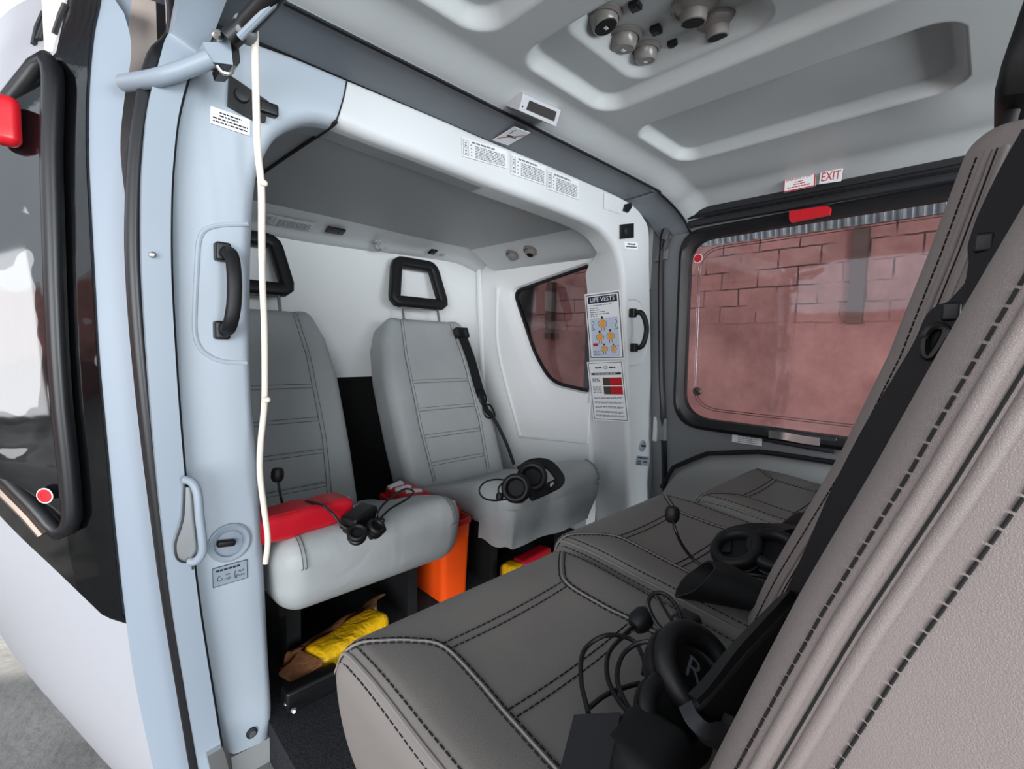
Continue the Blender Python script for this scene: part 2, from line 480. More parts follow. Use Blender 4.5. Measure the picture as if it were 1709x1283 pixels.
# ---------------------------------------------------------------- outside: ground, walls
STR = dict(kind='structure')
G().box((2, 4, -0.62), (40, 40, 0.04)).build('ground', M['concrete'], label='grey rough concrete apron outside under the aircraft', **STR)
wallz = at(1400, 379, X=6.0).z
g = G().box((6.1, 3.5, (wallz - 0.6) / 2), (0.2, 13, wallz + 0.6))
g.build('wall_outside', M['brick'], label='tall red painted block wall seen through the windows', **STR)
g = G().box((-1.5, 11.5, 0.7), (9, 0.2, 2.6))
g.build('wall_yard', M['brick'], label='red painted wall far behind the open sliding door', **STR)
g = G().box((-8.5, 5, 0.5), (0.2, 26, 2.2))
g.build('wall_opposite', M['brick'], label='red painted wall across the apron, mirrored in the open door', **STR)
g = G()
ny = 130
def corr(y, z): return (5.95 + 0.035 * sin(y * 42) - 0.35 * (z - wallz), y, z)
g.sheet(corr, frange(-3, 3.5, 520), [wallz - 0.02, wallz + 0.22])
g.sheet(lambda y, z: (corr(y, z)[0] + 0.006, y, z), frange(-3, 3.5, 520), [wallz - 0.02, wallz + 0.22], True)
g.build('corrugated_sheet', M['metalsheet'], label='corrugated metal sheeting along the top of the red block wall', cat='roofing sheet')
for (px, y0, y1, lab) in ((1432, 362, 540, 'brown vertical pipe on the block wall seen through the big far window'),
                          (917, 470, 566, 'brown vertical pipe on the block wall seen through the small slanted window')):
    a, b = at(px + 6, y0, X=5.93), at(px - 4, y1, X=5.93); a.z = min(a.z, wallz - 0.05)
    G().box((5.94, (a.y + b.y) / 2, (a.z + b.z) / 2), (0.1, 0.13, a.z - b.z)).build('pipe', M['pipe'], label=lab, cat='pipe')

# ---------------------------------------------------------------- cabin floor and ceiling
G().box((0.18, 0.0, -0.10), (0.164, 2.6, 0.04)).build('trim_16', M['slate_lt'], label='grey door sill step beside the carpet', **STR)
G().box((1.011, 0.25, -0.04), (1.498, 3.1, 0.08)).build('floor', M['carpet'], label='black speckled cabin carpet', **STR)

def sdrr(x, y, x0, x1, y0, y1, r):
    cx, cy = (x0 + x1) / 2, (y0 + y1) / 2
    dx, dy = abs(x - cx) - (x1 - x0) / 2 + r, abs(y - cy) - (y1 - y0) / 2 + r
    return min(max(dx, dy), 0) + sqrt(max(dx, 0) ** 2 + max(dy, 0) ** 2) - r
def ramp(a, b, x):
    t = max(0.0, min(1.0, (x - a) / (b - a))); return 0.25 * smooth(a, b, x) + 0.75 * t
def ceil_z(x, y):
    z = 1.262
    z -= 0.022 * smooth(1.32, 1.50, x) + 0.046 * smooth(1.51, 1.65, x) + 0.012 * smooth(0.28, 0.10, x)
    z -= 0.030 * smooth(0.70, 0.80, y)
    for (x0, x1) in ((0.20, 0.565), (0.645, 0.938), (1.05, 1.325)):
        d = sdrr(x, y, x0, x1, 0.075, 0.672, 0.055)
        z += 0.027 * ramp(0.003, -0.017, d)
    d = sdrr(x, y, 0.660, 0.912, 0.30, 0.578, 0.045)
    z += 0.034 * ramp(0.002, -0.030, d)
    return z
xs = sorted(set(frange(0.10, 0.2, 8) + frange(0.2, 1.36, 290) + frange(1.36, 1.70, 24)))
ys = sorted(set(frange(-1.3, 0.0, 14) + frange(0.0, 0.80, 200)))
g = G().sheet(lambda x, y: (x, y, ceil_z(x, y)), xs, ys, True)
g.sheet(lambda x, y: (x, y, 1.385), [0.1, 0.3, 0.9, 1.5, 1.7], [-1.3, 0, 0.8])
g.build('ceiling', M['headliner'], label='moulded light grey cabin headliner with long recessed panels', sharp=60, **STR)
# outer roof skin keeps daylight off the back of the headliner
G().sheet(lambda x, y: (x, y, 1.40 - 0.10 * ((x - 0.88) / 0.85) ** 2), frange(0.02, 1.76, 14), [-1.3, 2.6]).build('roof', M['paint_white'], label='outer roof skin of the cabin', **STR)

# slate strip between headliner and arch
TOP = [at(*p, Z=1.226) for p in ((455, 4), (900, 224.7))]
g = G()
prof = [(0.12, 1.218), (0.2, 1.224), (0.3, 1.226), (1.30, 1.226), (1.40, 1.219), (1.50, 1.200), (1.58, 1.172), (1.63, 1.14)]
prof = [(p.x, p.z) for p in spline([V((a, 0, b)) for a, b in prof], 6)]
g.loft([[V((x, 0.785, z + 0.002)), V((x, 0.905, z - 0.004)), V((x, 0.905, z + 0.05)), V((x, 0.785, z + 0.05))] for x, z in prof])
g.build('trim_1', M['strip'], label='dark grey strip across the ceiling in front of the arch', **STR)
g = G()
g.tube([V((x, 0.783, z - 0.001)) for x, z in prof], 0.0042, 6)
g.build('trim_2', M['rubber'], label='thin black gap line along the dark ceiling strip', **STR)

# ---------------------------------------------------------------- arch with its two pillars
OUT = [at(px, py, Y=0.9) for px, py in ((384, 1262), (362, 1180), (330, 1040), (306, 880), (296, 700), (290, 560), (286, 440), (284, 320), (290, 210), (318, 104), (372, 58), (470, 84))]
OUT += [at(px, py, Y=0.9) + V((0, 0, 0.002)) for px, py in ((579, 131), (660, 165), (740, 199), (820, 234), (910, 272), (1000, 312), (1040, 331))]
OUT += [at(px, py, Y=0.9) for px, py in ((1062, 345), (1076, 362), (1084, 385), (1085, 450), (1088, 600), (1090, 800), (1092, 900), (1094, 1010))]
INN = [at(px, py, Y=0.9) for px, py in ((452, 1232), (457, 1190), (452, 1100), (444, 940), (434, 780), (424, 640), (422, 500), (424, 400), (430, 310), (444, 262), (470, 222), (515, 202))]
INN += [at(px, py, Y=0.9) for px, py in ((562, 208), (640, 238), (730, 272), (820, 308), (900, 338), (970, 366), (1004, 384))]
INN += [at(px, py, Y=0.9) for px, py in ((1022, 404), (1034, 430), (1041, 470), (1043, 540), (1046, 640), (1049, 740), (1051, 840), (1053, 940))]
NA = 90
O2 = resample(spline(OUT, 6), NA, False)
def match(outer, inner):
    so, si = spline(OUT, 6), spline(INN, 6)
    res = []
    for i in range(len(so)): res.append((so[i], si[i]))
    return res
pairs = match(OUT, INN)
loops = []
for o_, i_ in pairs:
    d = (i_ - o_); d.y = 0; L = d.length; d /= L
    r = min(0.022, L * 0.3)
    pts = [o_ + V((0, 0.012, 0)), o_ + d * 0.006 + V((0, 0.002, 0)), o_ + d * 0.012]
    for k in range(5):
        a = k / 4 * pi / 2
        pts.append(o_ + d * (L - r + r * sin(a)) + V((0, r * (1 - cos(a)), 0)))
    deep = 0.035 + 0.125 * (1 - smooth(0.98, 1.10, i_.z))
    wide = smooth(1.0, 1.2, o_.z) if False else 0
    pts += [i_ + V((0, 0.08, 0)) , i_ + V((0.006 * (1 if i_.x > 0.8 else 0), deep, 0)), o_ + V((0, deep, 0))]
    loops.append(pts)
KJ = next(i for i, (o_, i_) in enumerate(pairs) if i_.x > 0.394 and i_.z > 1.0)
g = G(); g.loft(loops[:KJ + 1]); g.slot = 1; g.loft(loops[KJ:])
g.build('wall_aft', [M['pillar'], M['panel']], label='pale grey arch panel with two pillars framing the rear seats', sharp=50, **STR)
# rubber-grey sill block below the near pillar
q = [at(px, py, Y=0.902) for px, py in ((386, 1264), (452, 1230), (450, 1275), (440, 1310), (392, 1330))]
G().poly(q, (0, 0.12, 0)).build('trim_3', M['slate_lt'], label='grey sill block under the near pillar', **STR)
# panel joint on the beam
g = G()
jl = [at(px, py, Y=0.8985) for px, py in ((579, 134), (574, 160), (567, 185), (561, 203))]
g.tube(jl, 0.0013, 6, sm=4)
jl2 = [at(561, 203, Y=0.8985), V((0.395, 0.935, 1.131)), V((0.39, 1.10, 1.132)), V((0.385, 1.3, 1.132)), V((0.38, 1.56, 1.132))]
g.tube(jl2, 0.004, 6, sm=4)
g.build('trim_4', M['shadowgap'], label='dark joint line across the arch beam and alcove lining', **STR)

g = G().box((0.075, 1.05, 1.28), (0.14, 0.02, 0.26))  # filler plate added to close the gap, coloured like the pale outside
g.build('trim_15', M['edgebeige'], label='added beige plate standing in for the pale outside above the doorway corner', **STR)
# ---------------------------------------------------------------- alcove behind the arch
def alc_z(x, y): return 1.134 - 0.075 * smooth(1.27, 1.46, x) - 0.10 * smooth(0.36, 0.22, x) * smooth(1.0, 0.93, y)
g = G().sheet(lambda x, y: (x, y, alc_z(x, y)), frange(0.15, 1.30, 34), frange(0.915, 1.60, 14), True)
g.build('ceiling_alcove', M['lowceil'], label='dull grey lining above the rear seats', **STR)
g = G().sheet(lambda x, y: (x, y, alc_z(x, y)), frange(1.298, 1.47, 20), frange(0.915, 1.61, 14), True)
g.build('trim_14', M['panel'], label='pale curved edge between alcove lining and the slanted window', **STR)
g = G()
def shelf(x, t):
    pr = spline([V((0, 1.575, 1.134)), V((0, 1.60, 1.124)), V((0, 1.68, 1.098)), V((0, 1.71, 1.075)), V((0, 1.735, 1.068))], 4)
    p = pr[int(t)]; return (x, p.y, p.z - 0.03 * smooth(1.3, 1.47, x) + 0.02 * smooth(0.6, 1.3, x))
g.sheet(shelf, frange(0.15, 1.49, 30), list(range(17)), True)
g.build('trim_5', M['panel'], label='pale ledge along the top of the rear wall', **STR)
g = G().box((0.82, 1.745, 0.865), (1.34, 0.03, 0.56))
g.build('wall_back', M['alcove'], label='smooth white rear wall behind the two rear seats', **STR)
g = G().box((0.82, 1.80, 0.28), (1.34, 0.02, 0.64)).box((0.82, 1.79, 0.578), (1.34, 0.06, 0.02))
g.build('wall_back_lower', M['matte'], label='dark recess below the white rear wall', **STR)
G().box((0.16, 1.42, 0.55), (0.02, 0.66, 1.3)).build('wall_alcove_near', M['alcove'], label='near side lining of the rear alcove', **STR)

# far side wall of the alcove with the slanted window
SX = 1.452
win = [at(px, py, X=SX) for px, py in ((845, 484), (974, 438), (975, 656), (908, 640), (880, 590))]
w2 = roundpoly(win, [0.05, 0.02, 0.02, 0.07, 0.06], 8)
NW = 120
inn = resample(w2, NW)
cen = V((SX, 1.28, 0.80))
def rayrect(p, y0, y1, z0, z1):
    d = p - cen; t = 1e9
    if d.y > 1e-6: t = min(t, (y1 - cen.y) / d.y)
    if d.y < -1e-6: t = min(t, (y0 - cen.y) / d.y)
    if d.z > 1e-6: t = min(t, (z1 - cen.z) / d.z)
    if d.z < -1e-6: t = min(t, (z0 - cen.z) / d.z)
    return cen + d * t
outl = [rayrect(p, 1.055, 1.74, -0.03, 1.12) for p in inn]
# snap the four corners
for cy, cz in ((1.055, -0.03), (1.055, 1.12), (1.74, -0.03), (1.74, 1.12)):
    k = min(range(NW), key=lambda i: (outl[i] - V((SX, cy, cz))).length); outl[k] = V((SX, cy, cz))
def shr(p, s, dx=0, ymin=0): q = cen + (p - cen) * s; q.x = SX + dx; q.y = max(q.y, ymin); q.z = min(q.z, 1.105); return q
g = G().loft([outl, [shr(p, 1.34, 0, 1.06) for p in inn], [shr(p, 1.30, 0.004, 1.064) for p in inn], [shr(p, 1.08, 0.016, 1.068) for p in inn], [shr(p, 1.03, 0.024, 1.07) for p in inn],
              [shr(p, 1.0, 0.045) for p in inn], [shr(p, 1.0, 0.06) for p in inn], [p + V((0.06, 0, 0)) for p in outl], outl], True, False)
g.build('wall_alcove_far', M['alcove'], label='pale moulded side wall of the rear alcove around the slanted window', sharp=35, **STR)
g = G()
g.tube([shr(p, 0.985, 0.046) for p in inn], 0.008, 8, closed=True)
seal = g.build('window_1', M['rubber'], label='small slanted side window beside the rear seats', **STR)
G().poly([shr(p, 0.99, 0.048) for p in inn], (0.003, 0, 0)).build('pane', M['glass2'], seal)
# corner fillet ribs and the lower inset panel of the side wall
g = G()
for px in (799, 822):
    g.tube([at(px, 445, Y=1.715 - (px - 799) * 0.002), at(px + 4, 560, Y=1.70), at(px + 12, 720, Y=1.66)], 0.012, 8, sm=4)
g.build('trim_6', M['alcove'], label='two upright ribs in the corner of the rear alcove', **STR)
g = G()
pl = [at(px, py, X=SX - 0.003) for px, py in ((868, 728), (980, 738))]
g.tube([pl[0], pl[1], at(981, 672, X=SX - 0.003)], 0.007, 8)
g.tube([pl[0], at(832, 585, X=SX - 0.003), at(830, 480, X=SX - 0.003)], 0.007, 8, sm=6)
g.build('trim_7', M['alcove'], label='raised edge around the inset of the alcove side wall', **STR)

# far cabin side above and beside the door
g = G(); g.box((1.70, 0.2, 1.30), (0.05, 3.1, 0.22)); g.box((1.70, 1.08, 0.6), (0.05, 0.36, 1.3)); g.box((1.665, 1.0, 1.12), (0.05, 0.24, 0.34))
g.build('wall_far', M['panel'], label='far cabin side around the dark sliding door', **STR)
# unseen corrugated roof, added to block overhead sky from the seat cushions
hr0, hr1 = wallz + 0.22, 3.5
def blocker_pt(y, x): return (x, y, hr0 + (hr1 - hr0) * (6.2 - x) / 9.7 + 0.03 * sin(y * 30))
g = G(); g.sheet(blocker_pt, frange(-6, 4.5, 400), [6.2, 2.0, -4.6]); g.build('ceiling_blocker', M['metalsheet'], label='unseen corrugated roof added to block the overhead sky', **STR)

# rear fuselage behind the alcove
def ell(y, w, h, zc): return [V((0.88 + w * abs(cos(a)) ** 0.7 * (1 if cos(a) > 0 else -1), y, zc + h * abs(sin(a)) ** 0.7 * (1 if sin(a) > 0 else -1))) for a in frange(0, 2 * pi, 32)[:-1]]
G().loft([ell(1.84, 0.74, 0.80, 0.62), ell(2.6, 0.70, 0.74, 0.68), ell(3.6, 0.45, 0.5, 0.85), ell(4.4, 0.2, 0.22, 0.95)]).build('wall_tail', M['paint_white'], label='white rear fuselage behind the rear wall', **STR)

# ---------------------------------------------------------------- far sliding door (door_2) with its window
FX = 1.635
def fx(z): return FX + 0.05 * smooth(0.55, 0.1, z)
wp = [at(px, py, X=FX) for px, py in ((1143, 404), (1575, 322), (1500, 727), (1143, 684))]
# the window continues behind the front seats
wz0, wz1 = at(1180, 706, X=FX).z, at(1160, 402, X=FX).z + 0.014
ywin = at(1138, 560, X=FX).y
wq = roundpoly([V((FX, ywin, wz1)), V((FX, -0.12, wz1 + 0.015)), V((FX, -0.12, wz0 + 0.0)), V((FX, ywin - 0.01, wz0))], [0.085, 0.1, 0.1, 0.10], 8)
inn2 = resample(wq, 140)
cen2 = V((FX, 0.33, 0.82))
def rr2(p):
    d = p - cen2; t = 1e9; y0, y1, z0, z1 = -0.5, 0.93, -0.03, 1.215
    if d.y > 1e-6: t = min(t, (y1 - cen2.y) / d.y)
    if d.y < -1e-6: t = min(t, (y0 - cen2.y) / d.y)
    if d.z > 1e-6: t = min(t, (z1 - cen2.z) / d.z)
    if d.z < -1e-6: t = min(t, (z0 - cen2.z) / d.z)
    return cen2 + d * t
out2 = [rr2(p) for p in inn2]
for cy, cz in ((-0.5, -0.03), (-0.5, 1.215), (0.93, -0.03), (0.93, 1.215)):
    k = min(range(140), key=lambda i: (out2[i] - V((FX, cy, cz))).length); out2[k] = V((FX, cy, cz))
def lp(s, dx): return [V((fx(o.z if s < .01 else i.z) + dx, o.y + (i.y - o.y) * s, o.z + (i.z - o.z) * s)) for o, i in zip(out2, inn2)]
g = G().loft([lp(0, 0), lp(0.5, 0), lp(1, 0), lp(1, 0.04), lp(0, 0.05)], True, False)
door2 = g.build('door_2', M['slate'], label='dark grey far cabin door with a large rounded window', sharp=35, **STR)
def grow(p, k):
    c = V((FX, (ywin - 0.12) / 2, (wz0 + wz1) / 2)); d = p - c
    hy, hz = (ywin + 0.12) / 2, (wz1 - wz0) / 2
    q = c + V((0, d.y * (1 + k / hy), d.z * (1 + k / hz))); q.x = p.x; return q
g = G()
g.loft([[grow(p, a) + V((dx, 0, 0)) for p in inn2] for a, dx in ((0.027, 0.004), (0.024, -0.011), (0.013, -0.015), (0.004, -0.010), (-0.012, -0.004), (-0.014, 0.02), (0.027, 0.02))] +
       [[grow(p, 0.027) + V((0.004, 0, 0)) for p in inn2]], True, False)
g.build('window_seal', M['rubber'], door2)
G().poly([grow(p, -0.008) + V((0.008, 0, 0)) for p in inn2], (0.003, 0, 0)).build('pane', M['glass'], door2)
g = G()
for dy, dz in ((0.045, 0.0), (0.052, 0.0)):
    g.tube([grow(p, -dy) + V((0.004, 0, 0)) for p in inn2], 0.0012, 6, closed=True)
g.build('film_edge', M['glass2'], door2)
# two stacked rails above the window, and the frame edge at the arch
g = G()
for za, xa, r in ((1.198, 1.612, 0.016), (1.163, 1.622, 0.013)):
    g.tube([V((xa, 0.875, za - 0.075)), V((xa, 0.86, za - 0.03)), V((xa, 0.82, za)), V((xa, 0.3, za + 0.006)), V((xa, -0.4, za + 0.01))], r, 8, sm=5)
g.build('rail', M['charcoal'], door2)
g = G()
g.tube([V((1.605, 0.83, 1.183)), V((1.605, 0.3, 1.186)), V((1.605, -0.4, 1.19))], 0.006, 6)
g.tube([V((1.605, 0.83, 1.218)), V((1.605, 0.3, 1.222)), V((1.605, -0.4, 1.226))], 0.006, 6)
g.build('gap_line', M['matte'], door2)
g = G()
e = [at(px, py, X=1.625) for px, py in ((1106, 400), (1103, 470), (1104, 620), (1107, 700))] + [V((1.67, 0.84, 0.1))]
g.tube(e, 0.011, 8, sm=5)
g.build('edge_seal', M['rubber'], door2)
# hinge plate at the upper corner
q = [at(px, py, X=1.62) for px, py in ((1107, 392), (1117, 386), (1112, 432), (1092, 437))]
G().poly(q, (0.01, 0, 0)).build('plate', M['slate'], door2)
# arm rest bulge below the window
g = G()
def arm(y, t):
    zt = interp([(-0.4, 0.40), (0.2, 0.405), (0.5, 0.40), (0.68, 0.36), (0.80, 0.285), (0.84, 0.2)], y)
    z = zt - 0.006 - (zt - 0.0) * (t / 10) ** 1.6
    return (1.64 + 0.04 * smooth(0.5, 0.1, z) - 0.05 * smooth(0, 3, t) , y, z)
g.sheet(arm, frange(-0.4, 0.84, 40), list(range(11)))
g.build('lower_trim', M['slate_lt'], door2)
g = G()
g.tube([V((1.628, y, interp([(-0.4, 0.40), (0.2, 0.405), (0.5, 0.40), (0.68, 0.36), (0.80, 0.285), (0.84, 0.2)], y))) for y in frange(-0.4, 0.84, 30)], 0.008, 8)
g.build('trim_line', M['matte'], door2)

# ---------------------------------------------------------------- door frame lip and its black seal beside the near pillar
LIP = [(402, -18), (352, 14), (312, 60), (288, 120), (270, 190), (262, 260), (258, 330), (258, 440), (264, 560), (274, 700), (288, 850), (306, 1000), (328, 1140), (352, 1283), (362, 1340)]
lip = [at(px, py, Y=0.885) for px, py in LIP]
# towards the roof the frame turns forward over the doorway
head = [V((0.185, -0.1, 1.30)), V((0.185, 0.35, 1.29)), V((0.18, 0.62, 1.275)), V((0.172, 0.78, 1.25))]
g = G()
path = spline(head + lip[2:], 8)
rad = []
for p in path: rad.append(0.0175 - 0.0005 * smooth(1.1, 0.6, p.z) + (0.010 * smooth(1.10, 1.27, p.z)))
N = None; loops = []
for i, p in enumerate(path):
    a = path[max(0, i - 1)]; b = path[min(len(path) - 1, i + 1)]; t = (b - a).normalized()
    X = V((1, 0, 0)) - t * t.x; X.normalize(); B = t.cross(X)
    prof = [(-1.0, -0.2), (-0.95, 0.35), (-0.7, 0.75), (-0.2, 0.95), (0.5, 0.95), (0.9, 0.75), (1.0, 0.3), (1.0, -1.2), (-1.0, -1.2)]
    loops.append([p + X * (u * rad[i]) - B * (v * rad[i] * 0.95) * (1 if B.y > 0 or True else 1) for u, v in prof])
g.loft(loops)
g.build('trim_8', M['paint'], label='curved light grey door frame lip along the near pillar', sharp=35, **STR)
g = G()
g.tube([V((p.x + 0.0186, p.y - 0.004, p.z)) for p in lip[3:]], 0.0035, 6, sm=4)
g.build('trim_9', M['shadowgap'], label='thin dark joint between door frame lip and pillar panel', **STR)
SEAL = [(429, -60), (349, -5), (295, 40), (261, 100), (243, 170), (231, 250), (226, 330), (225, 430), (233, 560), (247, 700), (265, 850), (285, 1000), (309, 1150), (331, 1283), (343, 1350)]
seal_p = [at(px, py, Y=0.90) for px, py in SEAL]
g = G()
g.tube(head_l := [V((0.12, -0.1, 1.31)), V((0.12, 0.4, 1.30)), V((0.115, 0.7, 1.27))] + seal_p[2:], 0.0125, 10, sm=6)
g.build('trim_10', M['rubber'], label='black rubber door seal running up the door frame', **STR)
# outer edge of the fuselage behind the seal
g = G()
fl = spline(head_l, 5)
g.loft([[p + V((-0.004, 0.016, 0)), p + V((-0.009, 0.03, 0)), p + V((0.006, 0.035, 0)), p + V((0.006, 0.016, 0))] for p in fl])
g.build('trim_11', M['paint_white'], label='pale fuselage edge glimpsed behind the black door seal', **STR)

# ---------------------------------------------------------------- near sliding door, slid back along the outside (door_1)
EL = [(172, -30), (168, 10), (158, 60), (150, 150), (149, 260), (153, 350), (160, 480), (167, 600), (180, 740), (192, 870), (206, 1000), (222, 1120), (244, 1230), (262, 1310), (280, 1380)]
ER = [(207, 22), (217, 60), (218, 100), (207, 170), (201, 250), (211, 350), (223, 480), (235, 620), (251, 760), (265, 880), (283, 1000), (299, 1110), (315, 1230), (327, 1300), (341, 1370)]
PL = [at(px, py, Y=0.985) for px, py in EL]
PR = [at(px, py, Y=0.962) for px, py in ER]
PLs, PRs = spline(PL, 5), spline(PR, 5)
xl_tab = sorted([(p.z, p.x) for p in PLs])
ztop, zbot = xl_tab[-1][0], xl_tab[0][0]
BUL = [(-0.2, 0.2), (-0.09, 0.38), (0.05, 0.56), (0.2, 0.68), (0.35, 0.84), (0.6, 0.92), (0.8, 0.86), (1.0, 0.72), (1.2, 0.5)]
ZW = [(0.985, 0.237), (1.008, 0.25), (1.06, 0.35), (1.135, 0.46), (1.26, 0.56), (1.9, 0.6)]
def skin(y, z, off=0.0):
    s = max(0.0, y - 0.985)
    b = interp(BUL, z) * 0.36 * (1 - exp(-s / 0.22))
    return V((interp(xl_tab, z) - b - off, y, z))
def skin_n(y, z):
    e = 0.004
    a = skin(y + e, z) - skin(y - e, z); b = skin(y, z + e) - skin(y, z - e)
    n = a.cross(b).normalized()
    return n if n.x < 0 else -n
YS = [0.985 + 0.95 * (i / 44) ** 1.5 for i in range(45)]
zw = 0.238
def lower(y, f): return skin(y, zbot + (interp(ZW, y) - zbot) * f)
ZT = [(0.985, 2.0), (1.028, 1.9), (1.034, 1.15), (1.06, 1.118), (1.105, 1.065), (1.2, 1.015), (1.9, 0.99)]
def zt(y): return min(ztop, interp(ZT, y))
def upper(y, f): return skin(y, interp(ZW, y) + (zt(y) - interp(ZW, y)) * f)
def top(y, f): return skin(y, zt(y) + (ztop - zt(y)) * f)
d1 = G()
d1.slot = 0; d1.sheet(lower, YS, frange(0, 1, 18))
YU = sorted(YS + [1.028, 1.031, 1.034])
d1.slot = 1; d1.sheet(upper, YU, frange(0, 1, 44))
d1.slot = 0; d1.sheet(top, [y for y in YU if y >= 1.031], frange(0, 1, 10))
# inner face
d1.slot = 2; d1.sheet(lambda y, z: skin(y, z, -0.035), YS, frange(zbot, ztop, 30), True)
d1.slot = 2
door1 = d1.build('door_1', [M['paint_white'], M['gloss'], M['paint']], label='open near sliding door slid back outside, white below and gloss black above', sharp=60, **STR)
g = G()
g.loft([[a, b, b + V((0.0, 0.03, 0)), a + V((0.005, 0.02, 0))] for a, b in zip(PLs, PRs)])
g.build('door_edge', M['edgepaint'], door1, sharp=30)
g = G()
def bedge(y, f):
    z = interp(ZW, y) + 0.004 + (ztop - interp(ZW, y) - 0.004) * f; return skin(y, z) + skin_n(y, z) * 0.002
g.sheet(bedge, frange(0.985, 1.03, 8), frange(0, 1, 40))
g.loft([[p + V((-0.003, -0.003, 0)), p + V((-0.005, 0.004, 0)), p + V((0.0, 0.012, 0)), p + V((0.003, 0.003, 0))] for p in PLs if p.z > zw])
g.build('black_edge', M['black'], door1)
# window of the sliding door
wpts = [(1.016, 0.46), (1.022, 0.412), (1.034, 0.408), (1.06, 0.462), (1.105, 0.525), (1.2, 0.575), (1.4, 0.60), (1.60, 0.62), (1.66, 0.70), (1.66, 0.86), (1.60, 0.94), (1.4, 0.965), (1.2, 0.985), (1.10, 1.035), (1.06, 1.088), (1.036, 1.125), (1.022, 1.115), (1.016, 1.06), (1.014, 0.9), (1.014, 0.7)]
wloop = resample(spline([V((a, b, 0)) for a, b in wpts], 8, True), 150)
def glassp(y, z, s=1.0): return skin(y, z) + skin_n(y, z) * (0.006 + 0.03 * smooth(1.0, 0.6, s))
cy_, cz_ = 1.25, 0.78
rings = []
for k in range(1, 15):
    s = k / 14; rings.append([glassp(cy_ + (p.x - cy_) * s, cz_ + (p.y - cz_) * s, s) for p in wloop])
g.loft(rings, True, True)
g.build('window_pane', M['pane_gloss'], door1, sharp=80)
g = G()
g.tube([glassp(p.x, p.y) + skin_n(p.x, p.y) * 0.006 for p in wloop], 0.0135, 12, closed=True)
g.build('window_seal', M['rubber'], door1)
g = G()
g.tube([glassp(p.x, p.y) + skin_n(p.x, p.y) * 0.018 + V((0, 0, -0.012)) for p in wloop if p.y < 0.60 and p.x > 1.036], 0.0075, 8)
g.build('window_trim', M['bronze'], door1)

# red ring sticker on the pane of the near door
def disc_ring(name, label, c, n, R, colr, rin=0.42, group=None, cat='sticker'):
    n = V(n).normalized(); g = G()
    g.slot = 0; g.lathe([(0, 0.0008), (R, 0.0008), (R, 0.0), (0, 0.0)], c, n, 28)
    t = g.build(name, M['white'], label=label, cat=cat, group=group)
    g = G(); g.lathe([(R * rin, 0.001), (R * 0.86, 0.001), (R * 0.86, 0.0014), (R * rin, 0.0014), (R * rin, 0.001)], c, n, 28)
    g.build('ring', colr, t)
    return t
c = glassp(1.036, 0.468); n = skin_n(1.040, 0.468)
disc_ring('marker_sticker', 'small red ring sticker at the lower corner of the open door window', c + n * 0.013, n, 0.0125, M['redink'], group='red ring stickers on windows')

# engine cowling above the door, with louvres
def cowl(y, t):
    pr = [(0.075, 1.16), (0.06, 1.24), (0.085, 1.36), (0.16, 1.50), (0.30, 1.62)]
    k = min(3.999, t); i = int(k); f = k - i
    return V((pr[i][0] + (pr[i + 1][0] - pr[i][0]) * f - 0.10 * smooth(1.05, 1.7, y), y, pr[i][1] + (pr[i + 1][1] - pr[i][1]) * f))
g = G(); g.sheet(cowl, frange(1.03, 3.2, 24), frange(0, 4, 24))
cw = g.build('wall_cowling', M['paint_white'], label='white engine cowling above the doorway', **STR)
# fairing of the aircraft low on the door side, with a clear lamp dome
c = at(14, 858, Y=1.22)
t = thing('fairing', 'rounded white fairing low outside the open sliding door', 'fairing', c)
g = G(); g.rbox(c + V((-0.005, 0.0, 0)), (0.075, 0.10, 0.095), 0.035, (4, 4, 4), 5)
g.build('shell', M['paint_white'], t)
g = G(); g.lathe([(0, 0), (0.004, 0), (0.004, 0.003), (0, 0.003)], c + V((-0.02, -0.051, -0.02)), (0, -1, 0), 10)
g.build('screw', M['steel'], t)
c2 = at(4, 785, Y=1.26)
g = G(); g.lathe([(0.03 * cos(a), 0.03 * sin(a)) for a in frange(-pi / 2, pi / 2, 10)], c2, (-0.3, -1, 0.2), 20)
t = g.build('lamp_dome', M['glass2'], label='clear rounded lamp dome above the white fairing outside', cat='lamp')
G().lathe([(0.012 * cos(a), 0.012 * sin(a)) for a in frange(-pi / 2, pi / 2, 6)], c2, (-0.3, -1, 0.2), 12).build('reflector', M['chrome'], t)
# red cover and thin bar at the upper edge
c = at(10, 202, Y=1.03)
g = G(); g.rbox(c, (0.032, 0.03, 0.07), 0.012, (3, 3, 4), 4)
t = g.build('red_cover', M['red_p'], label='bright red cover strapped to the window rail of the open door', cat='cover')
def skin_at(px, py):
    best = None
    for a in frange(0.99, 1.5, 80):
        for b in frange(0.9, ztop, 60):
            q = ROT.transposed() @ (skin(a, b) - CAM)
            if q.z < 0:
                e = (IW / 2 + FPX * q.x / -q.z - px) ** 2 + (IH / 2 - FPX * q.y / -q.z - py) ** 2
                if best is None or e < best[0]: best = (e, a, b)
    return skin(best[1], best[2]) + skin_n(best[1], best[2]) * 0.003
for k in range(5):
    g = G(); g.tube([skin_at(58 + 9 * k, 74 - 3 * k), skin_at(66 + 9 * k, 50 - 4 * k), skin_at(76 + 9 * k, 22 - 4 * k)], 0.2, flat=(0.007, 0.005), nrm=(-1, -0.5, 0)); g.build('louvre', M['charcoal'], door1)
a, b = at(-30, 38, Y=4.0), at(46, 64, Y=3.0)
g = G(); g.tube([a, b], 0.03, 8)
g.build('pole', M['pipe'], label='thin brown pole against the bright sky above the aircraft', cat='pole')

# ---------------------------------------------------------------- near pillar fittings
def PY(px, py, d=0.0): return at(px, py, Y=0.9 - d) 
